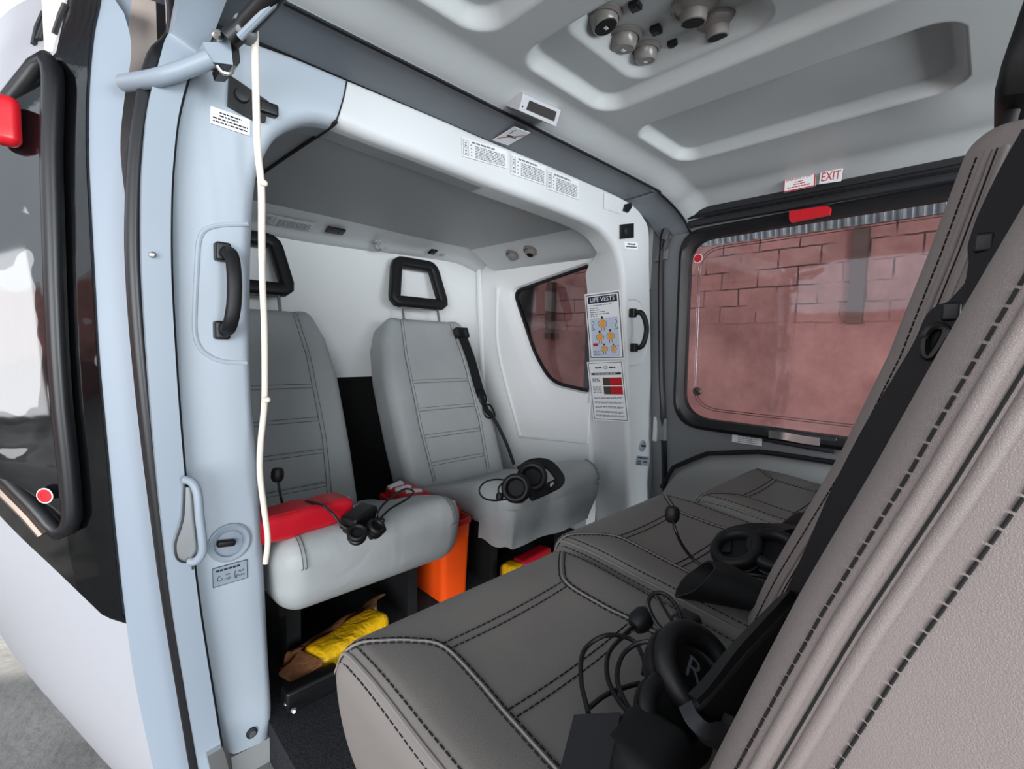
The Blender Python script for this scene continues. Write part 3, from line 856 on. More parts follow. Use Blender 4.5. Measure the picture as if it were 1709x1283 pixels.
# recess outline around the grab handle, pressed into the panel
rec = [at(px, py, Y=0.8995) for px, py in ((414, 374), (400, 374), (365, 376), (342, 384), (332, 402), (329, 440), (326, 500), (325, 550), (331, 575), (346, 592), (372, 603), (412, 606))]
g = G(); g.tube([p + V((0, 0.0015, 0)) for p in rec], 0.0042, 8, sm=6)
g.build('trim_12', M['pillar'], label='rounded raised outline around the black grab handle recess', **STR)

def grab_handle(label, P, n, r, group):
    """P: root, curve points, root in cabin space; n: direction out of the wall"""
    t = thing('grab_handle', label, 'handle', P[0], group)
    g = G()
    pth = spline(P, 8); m = len(pth)
    loops = []
    for i, p in enumerate(pth):
        a = pth[max(0, i - 1)]; b = pth[min(m - 1, i + 1)]; tt = (b - a).normalized()
        B = V(n); B = (B - tt * B.dot(tt)).normalized(); S = tt.cross(B)
        w, h = r
        loops.append([p + S * (w * x) + B * (h * y) for x, y in rrect(2, 2, 0.8, 3)])
    g.loft(loops); g.build('grip', M['softblack'], t)
    for p in (P[0], P[-1]):
        g = G(); g.rbox(p - V(n) * 0.004, (0.022, 0.022, 0.03), 0.004, (2, 2, 2), 3); g.build('foot', M['black'], t)
        g = G(); g.lathe([(0.004, 0), (0.004, 0.002), (0, 0.003)], p + V(n) * 0.012 + V((0, 0, 0)), n, 12); g.build('screw', M['charcoal'], t)
    return t
hp = [PY(372, 420, 0.012), PY(386, 426, 0.035), PY(391, 460, 0.05), PY(391, 500, 0.052), PY(387, 530, 0.048), PY(381, 548, 0.034), PY(371, 551, 0.012)]
grab_handle('black curved grab handle on the near pale pillar', hp, (0, -1, 0), (0.0105, 0.008), 'black grab handles on the pillars')
hp = [at(1058, 522, Y=0.885), at(1070, 522, Y=0.86), at(1077, 535, Y=0.848), at(1079, 552, Y=0.846), at(1075, 570, Y=0.85), at(1069, 579, Y=0.86), at(1060, 580, Y=0.885)]
grab_handle('black curved grab handle on the far pillar beside the notices', hp, (0, -1, 0), (0.009, 0.008), 'black grab handles on the pillars')
g = G(); g.tube([at(px, py, Y=0.8985) for px, py in ((1048, 500), (1062, 500), (1074, 512), (1080, 545), (1078, 585), (1068, 606), (1050, 610))], 0.003, 8, sm=6)
g.build('trim_13', M['panel'], label='rounded outline around the far grab handle recess', **STR)

def Q(px, py, **k): return at(px, py, **k)
def placard(name, label, cat, tl, tr, bl, m=None, th=0.0012, draw=None, group=None, **pl):
    """thin rectangular sign from three corners lying on the plane pl"""
    A, B, C_ = at(*tl, **pl), at(*tr, **pl), at(*bl, **pl)
    return placard3(name, label, cat, A, B, C_, m, th, draw, group)
def placard3(name, label, cat, A, B, C_, m=None, th=0.0012, draw=None, group=None):
    u = (B - A); w = u.length; u.normalize(); d = A - C_; d -= u * d.dot(u); h = d.length; v = d.normalized(); n = u.cross(v)
    if n.dot(CAM - A) < 0: n = -n
    g = G(); c = A + u * w / 2 - v * h / 2
    Mx = Matrix((u, v, n)).transposed()
    g.box(c + n * th / 2, (w, h, th), Mx)
    t = g.build(name, m or M['white'], label=label, cat=cat, group=group)
    if draw: draw(t, lambda fx, fy, e=0.0: A + u * w * fx - v * h * fy + n * (th + 0.0003 + e), u, v, n, w, h)
    return t
def bars(g, p, u, v, n, w, h, rows, seed=1):
    """rows: (x0, x1, y, thickness) of unreadable small print drawn as broken word bars"""
    r = random.Random(seed)
    for x0, x1, y, th in rows:
        x = x0
        while x < x1 - 0.01:
            L = min(r.uniform(0.04, 0.12), x1 - x)
            a = p(x, y)
            g.add([a + v * th * h / 2, a - v * th * h / 2, a - v * th * h / 2 + u * L * w, a + v * th * h / 2 + u * L * w], [(0, 1, 2, 3)])
            x += L + 0.018
def rect(g, p, x0, x1, y0, y1, e=0.0):
    g.add([p(x0, y0, e), p(x0, y1, e), p(x1, y1, e), p(x1, y0, e)], [(0, 1, 2, 3)])
def frame(g, p, x0, x1, y0, y1, tx, ty):
    rect(g, p, x0, x1, y0, y0 + ty); rect(g, p, x0, x1, y1 - ty, y1); rect(g, p, x0, x0 + tx, y0, y1); rect(g, p, x1 - tx, x1, y0, y1)

def draw_hook(t, p, u, v, n, w, h):
    g = G(); bars(g, p, u, v, n, w, h, [(0.22, 0.78, 0.22, 0.09), (0.22, 0.7, 0.40, 0.09), (0.06, 0.95, 0.60, 0.09), (0.06, 0.93, 0.79, 0.09)], 3); g.build('lettering', M['ink'], t)
placard('placard', 'small white four-line placard below the black hook plate', 'sign', (351, 177), (417, 200), (349, 205), draw=draw_hook, Y=0.8985)
# black belt hook plate
c = at(416, 165, Y=0.9)
t = thing('hook_plate', 'black hook plate high on the near pillar behind the cord', 'hook', c)
g = G(); g.poly([at(px, py, Y=0.899) for px, py in ((381, 128), (446, 172), (441, 206), (422, 202), (379, 178))], (0, -0.008, 0)); g.build('plate', M['black'], t)
g = G(); g.rbox(at(448, 182, Y=0.892), (0.03, 0.014, 0.02), 0.004, (2, 2, 2), 3); g.build('latch', M['black'], t)
g = G(); g.lathe([(0, 0), (0.012, 0), (0.010, 0.006), (0, 0.007)], at(403, 160, Y=0.891), (0, -1, 0), 16); g.build('socket', M['charcoal'], t)

def latch(t=None):
    c = at(318, 870, Y=0.87)
    t = thing('door_latch', 'light grey door latch with a long pull loop on the door frame', 'latch', c)
    g = G()
    g.tube([at(px, py, Y=0.855 - d) for px, py, d in ((309, 800, 0), (322, 806, 0.012), (330, 825, 0.018), (333, 860, 0.02), (338, 900, 0.02), (338, 922, 0.016), (327, 936, 0.008), (316, 936, 0))], 0.0062, 10, sm=6)
    g.build('loop', M['paint'], t)
    g = G()
    g.poly([at(px, py, Y=0.862) for px, py in ((308, 812), (318, 812), (328, 930), (296, 935), (290, 912), (303, 880), (304, 850))], (0, -0.006, 0))
    g.build('plate', M['steel'], t)
    g = G()
    g.tube([at(px, py, Y=0.853) for px, py in ((308, 800), (307, 840), (304, 870), (293, 905), (295, 930), (306, 938), (320, 937), (322, 950))], 0.0016, 6, sm=4)
    g.build('edge_wire', M['charcoal'], t)
latch()

def rotary(label, c, R, n, group):
    t = thing('rotary_knob', label, 'knob', c, group); n = V(n)
    g = G(); g.lathe([(R, 0), (R, 0.003), (R * 0.9, 0.005), (R * 0.72, 0.004), (R * 0.66, -0.001), (R * 0.6, 0.002), (R * 0.25, 0.004), (0, 0.004)], c, n, 32); g.build('escutcheon', M['edgepaint'], t)
    g = G(); g.rbox(c + n * 0.008 + V((-0.2 * R, 0, 0.1 * R)), (R * 0.85, 0.012, R * 0.34), R * 0.12, (2, 2, 2), 3, M=Matrix.Rotation(0.15, 3, 'Y')); g.build('grip', M['black'], t)
    return t
rotary('round pale knob plate with black grip beside the door latch', at(383, 905, Y=0.899), 0.0335, (0, -1, 0), 'heating knobs on the pillars')
rotary('round pale knob plate low on the far pillar beside the far door', at(1072, 744, Y=0.899), 0.0215, (0, -1, 0), 'heating knobs on the pillars')
def draw_heat(t, p, u, v, n, w, h):
    g = G(); frame(g, p, 0, 1, 0, 1, 0.012, 0.025)
    bars(g, p, u, v, n, w, h, [(0.1, 0.78, 0.2, 0.1)], 5)
    for x in (0.42, 0.82):
        g.text('OFF' if x < .5 else 'ON', h * 0.17, p(x, 0.72), u, v, n, 'CENTER'); g.text('TO' if x < .5 else 'FLIP', h * 0.15, p(x, 0.50), u, v, n, 'CENTER')
    for x in (0.2, 0.66):
        pts = [p(x + 0.07 * cos(a) * (1 if x < .5 else .5), 0.62 + (0.12 if x < .5 else .2) * sin(a)) for a in frange(0, 5.0, 12)]
        g.tube(pts, 0.0006, 5)
    g.build('lettering', M['ink'], t)
placard('placard', 'outlined heating knob placard below the round knob on the near pillar', 'sign', (354, 949), (412, 933), (356, 981), M['edgepaint'], 0.0006, draw_heat, Y=0.8985)
def draw_heat2(t, p, u, v, n, w, h):
    g = G(); bars(g, p, u, v, n, w, h, [(0.1, 0.9, 0.2, 0.14), (0.1, 0.4, 0.6, 0.16), (0.6, 0.9, 0.6, 0.16), (0.1, 0.4, 0.85, 0.12)], 6); g.build('lettering', M['ink'], t)
placard('placard', 'tiny outlined placard below the knob on the far pillar', 'sign', (1063, 760), (1083, 762), (1063, 776), M['paint'], 0.0006, draw_heat2, Y=0.8985)
# screws
c = at(420, 1222, Y=0.899)
g = G(); g.lathe([(0.0095, 0), (0.0095, 0.003), (0.007, 0.0045), (0, 0.0045)], c, (0, -1, 0), 20)
t = g.build('screw', M['ink'], label='single round screw at the foot of the near pillar', cat='screw')
g = G(); g.lathe([(0.006, 0.004), (0.006, 0.006), (0, 0.006)], c, (0, -1, 0), 16); g.build('screw_head', M['steel'], t)
c = at(255, 425, Y=0.862)
G().lathe([(0.0045, 0), (0.0045, 0.002), (0.003, 0.003), (0, 0.003)], c, (0, -1, 0), 16).build('rivet', M['steel'], label='small bright rivet on the curved door frame lip', cat='rivet')

g = G(); g.poly([at(px, py, Y=0.855) for px, py in ((346, 1262), (372, 1247), (384, 1290), (354, 1296))], (0, 0.01, 0))
g.build('scuff_plate', M['chrome'], label='small bright metal plate at the foot of the door frame lip', cat='plate')
# door stay arm with bracket
t = thing('door_stay', 'light grey stay arm linking the open door to a roof bracket', 'arm', at(360, 90, Y=0.85))
g = G(); g.tube([at(207, 139, Y=0.93), at(262, 130, Y=0.86), at(318, 112, Y=0.83), at(352, 98, Y=0.815)], 0.0118, 12, sm=6); g.build('rod', M['paint'], t)
g = G(); g.poly([at(px, py, Y=0.81) for px, py in ((339, 70), (366, 71), (371, 52), (383, 51), (389, 108), (350, 103))], (0, 0.03, 0)); g.build('bracket', M['paint'], t, sharp=20)
g = G(); g.poly([at(px, py, Y=0.812) for px, py in ((384, 55), (398, 70), (401, 104), (384, 124), (366, 122), (362, 108), (388, 109))], (0, 0.03, 0)); g.build('catch', M['black'], t, sharp=20)
g = G(); g.lathe([(0.007, 0), (0.008, 0.004), (0.005, 0.008), (0, 0.009)], at(364, 61, Y=0.808), (-0.3, -1, 0.2), 14); g.build('bolt', M['chrome'], t)
g = G(); g.tube([at(363, 110, Y=0.806), at(372, 121, Y=0.804), at(384, 122, Y=0.804), at(392, 112, Y=0.806)], 0.0032, 8, sm=4); g.build('spring_clip', M['chrome'], t)
g = G(); g.tube([at(383, 66, Y=0.80), at(412, 40, Y=0.78), at(440, 10, Y=0.74), at(470, -25, Y=0.70)], 0.014, 10, sm=4)
t = g.build('roof_rail', M['black'], label='black roof rail behind the hanging cord at the doorway corner', cat='rail')
G().tube([at(400, 62, Y=0.775), at(432, 30, Y=0.745), at(476, -14, Y=0.70)], 0.005, 8).build('edge', M['paint'], t)
G().rbox(at(408, 50, Y=0.79), (0.03, 0.03, 0.03), 0.008, (2, 2, 2), 3).build('joint', M['slate'], t)

# hanging cord
cord = [(424, -30), (425, 40), (427, 150), (430, 250), (436, 310), (437, 400), (438, 470), (441, 540), (442, 620), (441, 680), (435, 740), (434, 790), (441, 850), (447, 900), (443, 940)]
g = G(); g.tube([at(px, py, Y=0.79 + 0.05 * (i / 14)) for i, (px, py) in enumerate(cord)], [0.0052] * 6 + [0.0048] * 9, 10, sm=6)
t = g.build('cord', M['rope'], label='thin cream cord hanging down in front of the near pillar', cat='cord')
for (px, py) in ((436, 306), (441, 667)):
    G().rbox(at(px + 3, py, Y=0.80), (0.012, 0.012, 0.009), 0.004, (2, 2, 2), 3).build('knot', M['rope'], t)

# ================================================================ front row: three seats facing the tail
def front_top(x, y):
    """height of the front-row cushion surface; x from the seat centre, y = cabin Y"""
    z = 0.372 + 0.008 * smooth(0.30, 0.42, y) - 0.020 * smooth(0.36, 0.08, y)
    z -= 0.010 * (1 - min(1, abs(x) / 0.15) ** 2) * smooth(0.46, 0.36, y)
    return z
FW, FD, FH, FR = 0.412, 0.43, 0.185, 0.034
FY = 0.272
def front_surf(x, y, dz=0.0):
    """surface including the rounded edges"""
    ex = max(0.0, abs(x) - (FW / 2 - FR)); ey = max(0.0, (y - FY) - (FD / 2 - FR))
    d = min(FR, sqrt(ex * ex + ey * ey))
    return V((x, y, front_top(x, y) - (FR - sqrt(max(0, FR * FR - d * d))) + dz))
def headrest(t, cx, y, z0, w0, w1, h, tilt, th=0.0185, post=0.05, pm='chrome'):
    up = V((0, sin(tilt), cos(tilt)))
    def P(x, s): return V((cx + x, y, z0)) + up * s
    c = roundpoly([V((-w1, h, 0)), V((w1, h, 0)), V((w0, 0, 0)), V((-w0, 0, 0))], 0.022, 5)
    pth = resample(c, 48)
    g = G()
    fwd = V((0, cos(tilt), -sin(tilt)))
    loops = []
    m = len(pth)
    for i in range(m):
        a, b = pth[i - 1], pth[(i + 1) % m]; tt = V((b.x - a.x, b.y - a.y, 0)).normalized(); nn = V((-tt.y, tt.x, 0))
        o = P(pth[i].x, pth[i].y); N3 = V((nn.x, 0, 0)) + up * nn.y
        loops.append([o + N3 * (qx) + fwd * qy for qx, qy in rrect(th * 2, th * 1.9, th * 0.6, 3)])
    loops.append(loops[0]); g.loft(loops, True, False)
    g.build('headrest', M['softblack'], t)
    g = G()
    for x in (-w0 * 0.72, w0 * 0.72): g.tube([P(x, 0), P(x, -post)], 0.006, 10)
    g.tube([P(-w0 * 0.72, -0.022), P(w0 * 0.72, -0.022)], 0.005, 8)
    g.build('headrest_post', M[pm], t)

def front_seat(cx, yf, wb, ztop, label, hx=0.0, dy=0.0):
    t = thing('cabin_seat', label, 'seat', (cx, FY, 0.0), 'tail-facing seats of the front row')
    g = G()
    def fn(p):
        k = min(1.0, max(0.0, (p.z + FH / 2) / FH))                                   # 0 bottom, 1 top
        x, y = p.x, p.y + FY
        bul = 1 - 0.16 * (1 - k) ** 2 + 0.02 * sin(pi * k)
        z0 = front_top(x, y)
        return (x * bul, (p.y - FD / 2) * (1 + 0.0) + FD / 2 - 0.035 * (1 - k) ** 1.5 * smooth(0.0, 0.2, p.y), p.z + (z0 - 0.372) * k)
    g.rbox((cx, FY + dy, 0.372 - FH / 2), (FW, FD, FH), FR, (22, 22, 8), 6, fn=fn)
    cu = g.build('seat_cushion', M['leather_s'], t, sharp=70)
    # seams: raised welts with stitches on both sides
    W = FW / 2
    def S(x, y, dz=0.0006): return V((cx, dy, 0)) + front_surf(x, y, dz)
    near = [(-W + 0.004, 0.470), (-0.170, 0.448), (-0.135, 0.420), (-0.110, 0.390), (-0.110, 0.330), (-0.116, 0.275), (-0.122, 0.18), (-0.124, 0.10)]
    far = [(-x, y) for x, y in near]
    for L in (near, far):
        g = G()
        sp = spline([V((x, y, 0)) for x, y in L], 6)
        for o in (-0.0045, 0.0045):
            pts = []
            for i, p in enumerate(sp):
                a, b = sp[max(0, i - 1)], sp[min(len(sp) - 1, i + 1)]; d = (b - a).normalized()
                pts.append(S(p.x - d.y * o, p.y + d.x * o))
            dashes(g, pts)
        g.build('stitching', M['thread'], cu)
        G().tube([S(p.x, p.y, 0.0002) for p in sp], 0.0022, 6).build('welt', M['leather_s'], cu)
    for y0 in (0.390, 0.278):
        g = G()
        for o in (-0.0055, 0.0055):
            dashes(g, [S(x, y0 + o) for x in frange(-0.109, 0.109, 16)])
        g.build('stitching', M['thread'], cu)
    for sx in (-1, 1):
        g = G(); ee = frange(FY - FD / 2 + 0.05, FY + FD / 2 - 0.022, 20)
        for o in (0.006, 0.021):
            dashes(g, [S(sx * (W - o), y) for y in ee])
        g.build('stitching', M['thread'], cu)
        G().tube([S(sx * (W - 0.0125), y, -0.0006) for y in ee], 0.003, 8).build('welt', M['leather_s'], cu)
    # backrest
    ZB, BT = 0.345, 0.175
    BH = ztop - ZB; zc = (ztop + ZB) / 2; R = 0.026
    def bw(z): return interp([(0.3, wb + 0.008), (0.5, wb + 0.005), (0.75, wb), (0.9, wb - 0.012), (1.0, wb - 0.03)], z)
    def fb(p):
        z = zc + p.z; y = interp(yf, z) + p.y - BT / 2
        belly = 0.010 * sin(pi * max(0, min(1, (z - ZB) / BH))) * (1 - (p.x / 0.22) ** 2) * (1 if p.y > 0 else 0.4)
        side = 0.006 * (1 - ((p.y) / (BT / 2)) ** 2)
        return (p.x * bw(z) / wb + (side if p.x > 0 else -side) * smooth(0.7 * wb, wb, abs(p.x)), y + belly, z)
    g = G(); g.rbox((cx + hx, 0, 0), (2 * wb, BT, BH), R, (12, 10, 30), 6, fn=fb)
    bk = g.build('backrest', M['leather'], t, sharp=70)
    for sx in (-1, 1):
        g = G()
        def E(d, z, lift=0.0007):
            """point at distance d round the front corner onto the side face"""
            w = bw(z); y0 = interp(yf, z)
            a = min(pi / 2, d / R); rest = max(0.0, d - R * pi / 2)
            q = fb(V((sx * (wb - R + (R + lift) * sin(a)), BT / 2 - R + (R + lift) * cos(a) - rest, z - zc)))
            return V((cx + hx + q[0], q[1], q[2]))
        zs = frange(ZB + 0.03, ztop - 0.03, 46)
        for d in (0.026, 0.058): dashes(g, [E(d, z) for z in zs], 0.00075, 0.0058, 0.0013)
        for d, r_ in ((0.0455, 0.0036), (0.0335, 0.0036)):
            G().tube([E(d, z, -0.0014) for z in zs], r_, 16).build('welt', M['leather'], bk)
        g.tube([E(0.0398, z, 0.0003) for z in zs], 0.0007, 5)
        g.build('stitching', M['thread'], bk)
    headrest(t, cx + hx + 0.0, interp(yf, ztop) - 0.030, ztop + 0.052, 0.135, 0.105, 0.19, -0.18, pm='matte')
    g = G()
    g.box((cx, FY - 0.02, 0.17), (0.30, 0.28, 0.06)); g.box((cx - 0.13, FY - 0.03, 0.075), (0.03, 0.26, 0.15)); g.box((cx + 0.13, FY - 0.03, 0.075), (0.03, 0.26, 0.15))
    g.build('seat_frame', M['matte'], t)
    return t
YF1 = [(0.30, 0.150), (0.36, 0.130), (0.482, 0.093), (0.598, 0.055), (0.67, 0.029), (0.734, 0.008), (0.784, -0.009), (0.95, -0.064), (1.1, -0.1)]
YF2 = [(0.30, 0.225), (0.36, 0.205), (0.441, 0.178), (0.606, 0.113), (0.72, 0.078), (0.825, 0.055), (0.93, 0.035), (1.05, 0.015)]
s1 = front_seat(0.415, YF1, 0.178, 0.955, 'nearest taupe leather seat of the front row, headset with cable loops on it', 0.012, 0.022)
s2 = front_seat(0.838, YF2, 0.200, 0.950, 'middle taupe leather seat of the front row, with the black pouch on it', 0.0, 0.060)
s3 = front_seat(1.285, YF2, 0.200, 0.950, 'farthest taupe leather seat of the front row, against the far door')
# keep the third cushion a little prouder: it is pushed back towards the tail less than the others

# shoulder harness hanging between the first two front seats
t = thing('shoulder_harness', 'black shoulder harness hanging down beside the middle front seat backrest', 'seat belt', at(1390, 900, X=0.6150))
hp = [(1745, 215, .030), (1705, 285, .030), (1668, 360, .030), (1646, 410, .026), (1634, 440, .014), (1622, 475, .010), (1595, 508, .012), (1576, 530, .028), (1556, 585, .034), (1520, 645, .034), (1470, 740, .042), (1420, 850, .05), (1370, 960, .05), (1320, 1060, .05)]
g = G(); g.tube([at(x, y, X=0.616) for x, y, w in hp], 1, flat=([w for x, y, w in hp], 0.004), nrm=(-1, 0.35, 0), sm=4)
g.build('strap', M['webbing'], t)
c = at(1560, 568, X=0.6115)
g = G(); g.rbox(at(1588, 520, X=0.6136), (0.008, 0.014, 0.018), 0.003, (2, 2, 2), 3); g.build('slide', M['black'], t)
g = G(); g.tube([at(px, py, X=0.6108) for px, py in ((1545, 560), (1560, 545), (1578, 552), (1556, 592), (1543, 590))], 0.004, 8, closed=True, sm=4); g.build('buckle', M['black'], t)
g = G(); g.rbox(at(1643, 405, X=0.6164), (0.008, 0.014, 0.018), 0.003, (2, 2, 2), 3); g.build('adjuster', M['black'], t)

# ================================================================ rear seats facing forward
def rayplane(px, py, p0, n):
    d = ROT @ _pix(px, py); return CAM + d * ((p0 - CAM).dot(n) / d.dot(n))
def rear_seat(cc, cb, label, hem, belt):
    t = thing('cabin_seat', label, 'seat', (cc, 1.1, 0.0), 'forward-facing rear seats')
    # backrest frame of reference
    b0, b1 = V((cb, 1.34, 0.20)), V((cb, 1.605, 0.825))
    up = (b1 - b0); BH = up.length; up.normalize(); nf = V((0, -up.z, up.y)); X = V((1, 0, 0))
    HW = [(0.0, 0.222), (0.3, 0.230), (0.65, 0.230), (0.85, 0.212), (1.0, 0.172)]
    TH, R = 0.135, 0.034
    def seamx(s): return interp([(0, 0.125), (0.35, 0.140), (0.75, 0.135), (1, 0.115)], s)
    rows = []
    for py in (636, 681, 725, 771):
        p = rayplane(740, py, V((1.06, 1.34, 0.20)), nf); rows.append((p - V((p.x, 1.34, 0.20))).dot(up) / BH)
    def grooves(x, s):
        g_ = 0.0; sx = seamx(s)
        for c in (-sx, sx):
            g_ += exp(-((x - c) / 0.004) ** 2)
        if abs(x) < sx:
            for r in rows: g_ += 0.9 * exp(-((s - r) * BH / 0.004) ** 2)
        return g_
    def fb(p):
        s = (p.z + BH / 2) / BH
        w = interp(HW, s); x = p.x * w / 0.23
        front = smooth(0.0, -TH / 2, p.y)
        y = p.y
        bulge = 0.012 * (1 - (x / 0.25) ** 2) * sin(pi * min(1, max(0, s)))
        y -= front * (bulge - 0.0042 * grooves(x, s))
        if abs(x) > seamx(s): y -= front * 0.008 * sin(pi * min(1, (abs(x) - seamx(s)) / max(0.01, w - seamx(s))))
        return (x, y, p.z)
    Mx = Matrix((X, -nf, up)).transposed()
    bc = (b0 + b1) / 2 - nf * (TH / 2)
    g = G(); g.rbox(bc, (0.46, TH, BH), R, (70, 6, 110), 5, M=Mx, fn=fb)
    bk = g.build('backrest', M['rear_leather'], t, sharp=75)
    def F(x, s, lift=0.0006):
        bulge = 0.012 * (1 - (x / 0.25) ** 2) * sin(pi * min(1, max(0, s))) - 0.0042 * grooves(x, s)
        if abs(x) > seamx(s): w = interp(HW, s); bulge += 0.008 * sin(pi * min(1, (abs(x) - seamx(s)) / max(0.01, w - seamx(s))))
        return b0 + X * x + up * (s * BH) + nf * (bulge + lift)
    for sx in (-1, 1):
        g = G()
        for o in (-0.006, 0.006): g.tube([F(sx * seamx(s) + o, s) for s in frange(0.05, 0.965, 40)], 0.0008, 5)
        g.build('stitching', M['seam'], bk)
    for r in rows:
        g = G()
        for o in (-0.006, 0.006): g.tube([F(x * (seamx(r) - 0.008), r + o / BH) for x in frange(-1, 1, 12)], 0.0008, 5)
        g.build('stitching', M['seam'], bk)
    # cushion
    CW, CD, CH, CR = 0.452, 0.52, 0.155, 0.058
    y0 = 0.875
    zc = 0.335 - CH / 2; zc_lo = zc - CH / 2
    def fc(p):
        k = (p.z + CH / 2) / CH; fr = smooth(0.12, -CD / 2, p.y)
        drop = -0.115 * smooth(-0.24, 0.30, p.y)
        z = p.z + drop * k - (0.012 * (1 - (p.x / 0.226) ** 2) * (1 - fr)) * k + 0.01 * fr * k
        y = p.y + 0.018 * (1 - k) * fr
        k = max(0.0, min(1.0, k)); z = max(z, zc_lo - zc + 0.002 * k)
        return (p.x * (1 - 0.04 * (1 - k)), y, z)
    g = G(); g.rbox((cc, y0 + CD / 2, zc), (CW, CD, CH), CR, (20, 22, 6), 8, fn=fc)
    cu = g.build('seat_cushion', M['rear_leather'], t, sharp=75)
    # skirt hanging from the front edge and wrapped round its ends
    if hem < 0.17:
        U = spline([V((-CW / 2 + 0.006, 0.13, 0)), V((-CW / 2 + 0.004, 0.07, 0)), V((-CW / 2 + 0.018, 0.022, 0)), V((-CW / 2 + 0.06, 0.008, 0)), V((0, 0.006, 0)), V((CW / 2 - 0.06, 0.008, 0)), V((CW / 2 - 0.018, 0.022, 0)), V((CW / 2 - 0.004, 0.07, 0)), V((CW / 2 - 0.006, 0.13, 0))], 8)
        g = G(); lo_ = []
        for z in frange(hem, 0.268, 8):
            f = 0.03 * smooth(0.26, 0.12, z)
            lo_.append([V((cc + q.x * (1 - 0.10 * smooth(0.26, 0.12, z)), y0 + q.y + f + 0.002 * sin(i_ * 0.9) * smooth(0.24, hem, z), z + (0.0 if z > hem else 0.004 * sin(i_ * 0.5)))) for i_, q in enumerate(U)])
        g.loft(lo_, False, False); g.loft([[q + V((0, 0.004, 0)) for q in l] for l in lo_], False, False)
        g.build('skirt', M['rear_leather'], cu)
    for sx in (-1, 1):
        g = G()
        for o in (0.0, 0.007):
            pts = []
            for k in range(22):
                a = k / 21 * pi
                # over the rounded front roll, at the ends
                yy = y0 + CR - (CR + 0.001) * sin(a); zz = 0.345 - CR + (CR + 0.0005) * cos(a)
                if a > pi / 2: yy = y0 + 0.0095 + 0.004 * (a - pi / 2); zz = 0.345 - CR - (a - pi / 2) * 0.03
                pts.append(V((cc + sx * (CW / 2 - 0.045 - o), yy, zz)))
            g.tube(pts, 0.0009, 5)
        g.build('stitching', M['seam'], cu)
    headrest(t, cb, 1.652, 0.885, 0.118, 0.086, 0.165, 0.24, 0.0215, 0.07)
    g = G(); g.box((cc, 1.2, 0.155), (0.36, 0.36, 0.05)); g.box((cc - 0.15, 1.2, 0.065), (0.03, 0.36, 0.13)); g.box((cc + 0.15, 1.2, 0.065), (0.03, 0.36, 0.13))
    g.build('seat_frame', M['matte'], t)
    if belt:
        p = lambda px, py, l=0.012: rayplane(px, py, b0 + nf * (0.004 + l), nf)
        g = G(); g.rbox(p(770, 556, 0.014), (0.062, 0.03, 0.044), 0.005, (3, 2, 3), 3, M=Mx)
        br = g.build('belt_guide', M['black'], t)
        g = G(); g.box(p(762, 553, 0.034), (0.012, 0.01, 0.03), Mx); g.build('belt_clip', M['charcoal'], br); g = G(); g.box(p(776, 556, 0.034), (0.014, 0.012, 0.026), Mx); g.build('belt_clip', M['charcoal'], br)
        g = G(); g.tube([p(772, 562, 0.02), p(786, 600), p(797, 640), p(804, 662)], 1, flat=(0.046, 0.003), nrm=nf, sm=5)
        g.tube([p(803, 660), p(812, 684), p(822, 694)], 1, flat=(0.022, 0.006), nrm=nf, sm=4)
        g.tube([p(818, 688), p(832, 712), p(846, 742), p(858, 775, 0.006)], 1, flat=(0.030, 0.003), nrm=nf + V((0.5, 0, 0)), sm=5)
        g.build('belt', M['webbing'], t)
        g = G(); g.tube([p(x, y, 0.014) for x, y in ((798, 655), (806, 650), (812, 668), (804, 674))], 0.004, 6, closed=True, sm=3)
        g.tube([p(x, y, 0.014) for x, y in ((806, 678), (818, 676), (826, 694), (812, 696))], 0.004, 6, closed=True, sm=3)
        g.build('belt_slide', M['black'], t)
    return t
r1 = rear_seat(0.499, 0.445, 'cool grey leather rear seat partly behind the near pillar, red pouch on it', 0.20, False)
r2 = rear_seat(1.087, 1.075, 'cool grey leather rear seat with a black shoulder belt, headset on its cushion', 0.145, True)

# ================================================================ signs and fittings
def draw_lines(t, p, u, v, n, w, h, seed, head=True):
    g = G(); rows = [(0.20, 0.72, 0.14, 0.09)] if head else []
    rows += [(0.27, 0.94, 0.30 + 0.085 * k, 0.045) for k in range(8)]
    bars(g, p, u, v, n, w, h, rows, seed); g.build('lettering', M['inkgrey'], t)
    g = G(); frame(g, p, 0.02, 0.13, 0.12, 0.48, 0.008, 0.02); frame(g, p, 0.02, 0.13, 0.52, 0.9, 0.008, 0.02)
    for y in (0.22, 0.36, 0.62, 0.78): rect(g, p, 0.055, 0.095, y, y + 0.07)
    for y in (0.3, 0.48, 0.66, 0.84): rect(g, p, 0.175, 0.205, y - 0.03, y + 0.03)
    g.build('pictogram', M['inkgrey'], t)
BEAM = 0.8985
for k, (tl, tr, bl, lab) in enumerate((((770, 228), (846, 252), (765, 259), 'pale instruction placard on the arch beam, nearest the near pillar'),
                                       ((852, 256), (911, 278), (845, 288), 'pale instruction placard on the arch beam, middle of three'),
                                       ((913, 282), (966, 303), (907, 313), 'pale instruction placard on the arch beam, closest to the far pillar'))):
    placard('placard', lab, 'sign', tl, tr, bl, M['label'], 0.0012, lambda t, p, u, v, n, w, h, s=k: draw_lines(t, p, u, v, n, w, h, 11 + s), 'instruction placards on the arch beam', Y=BEAM)
g = G()
def draw_faint(t, p, u, v, n, w, h):
    g = G(); bars(g, p, u, v, n, w, h, [(0.05, 0.95, 0.12 + 0.14 * k, 0.05) for k in range(6)], 31); g.build('lettering', M['label'], t)
placard('placard', 'faint clear placard on the beam end by the far pillar', 'sign', (1008, 322), (1036, 332), (1000, 346), M['panel'], 0.0006, draw_faint, Y=BEAM)

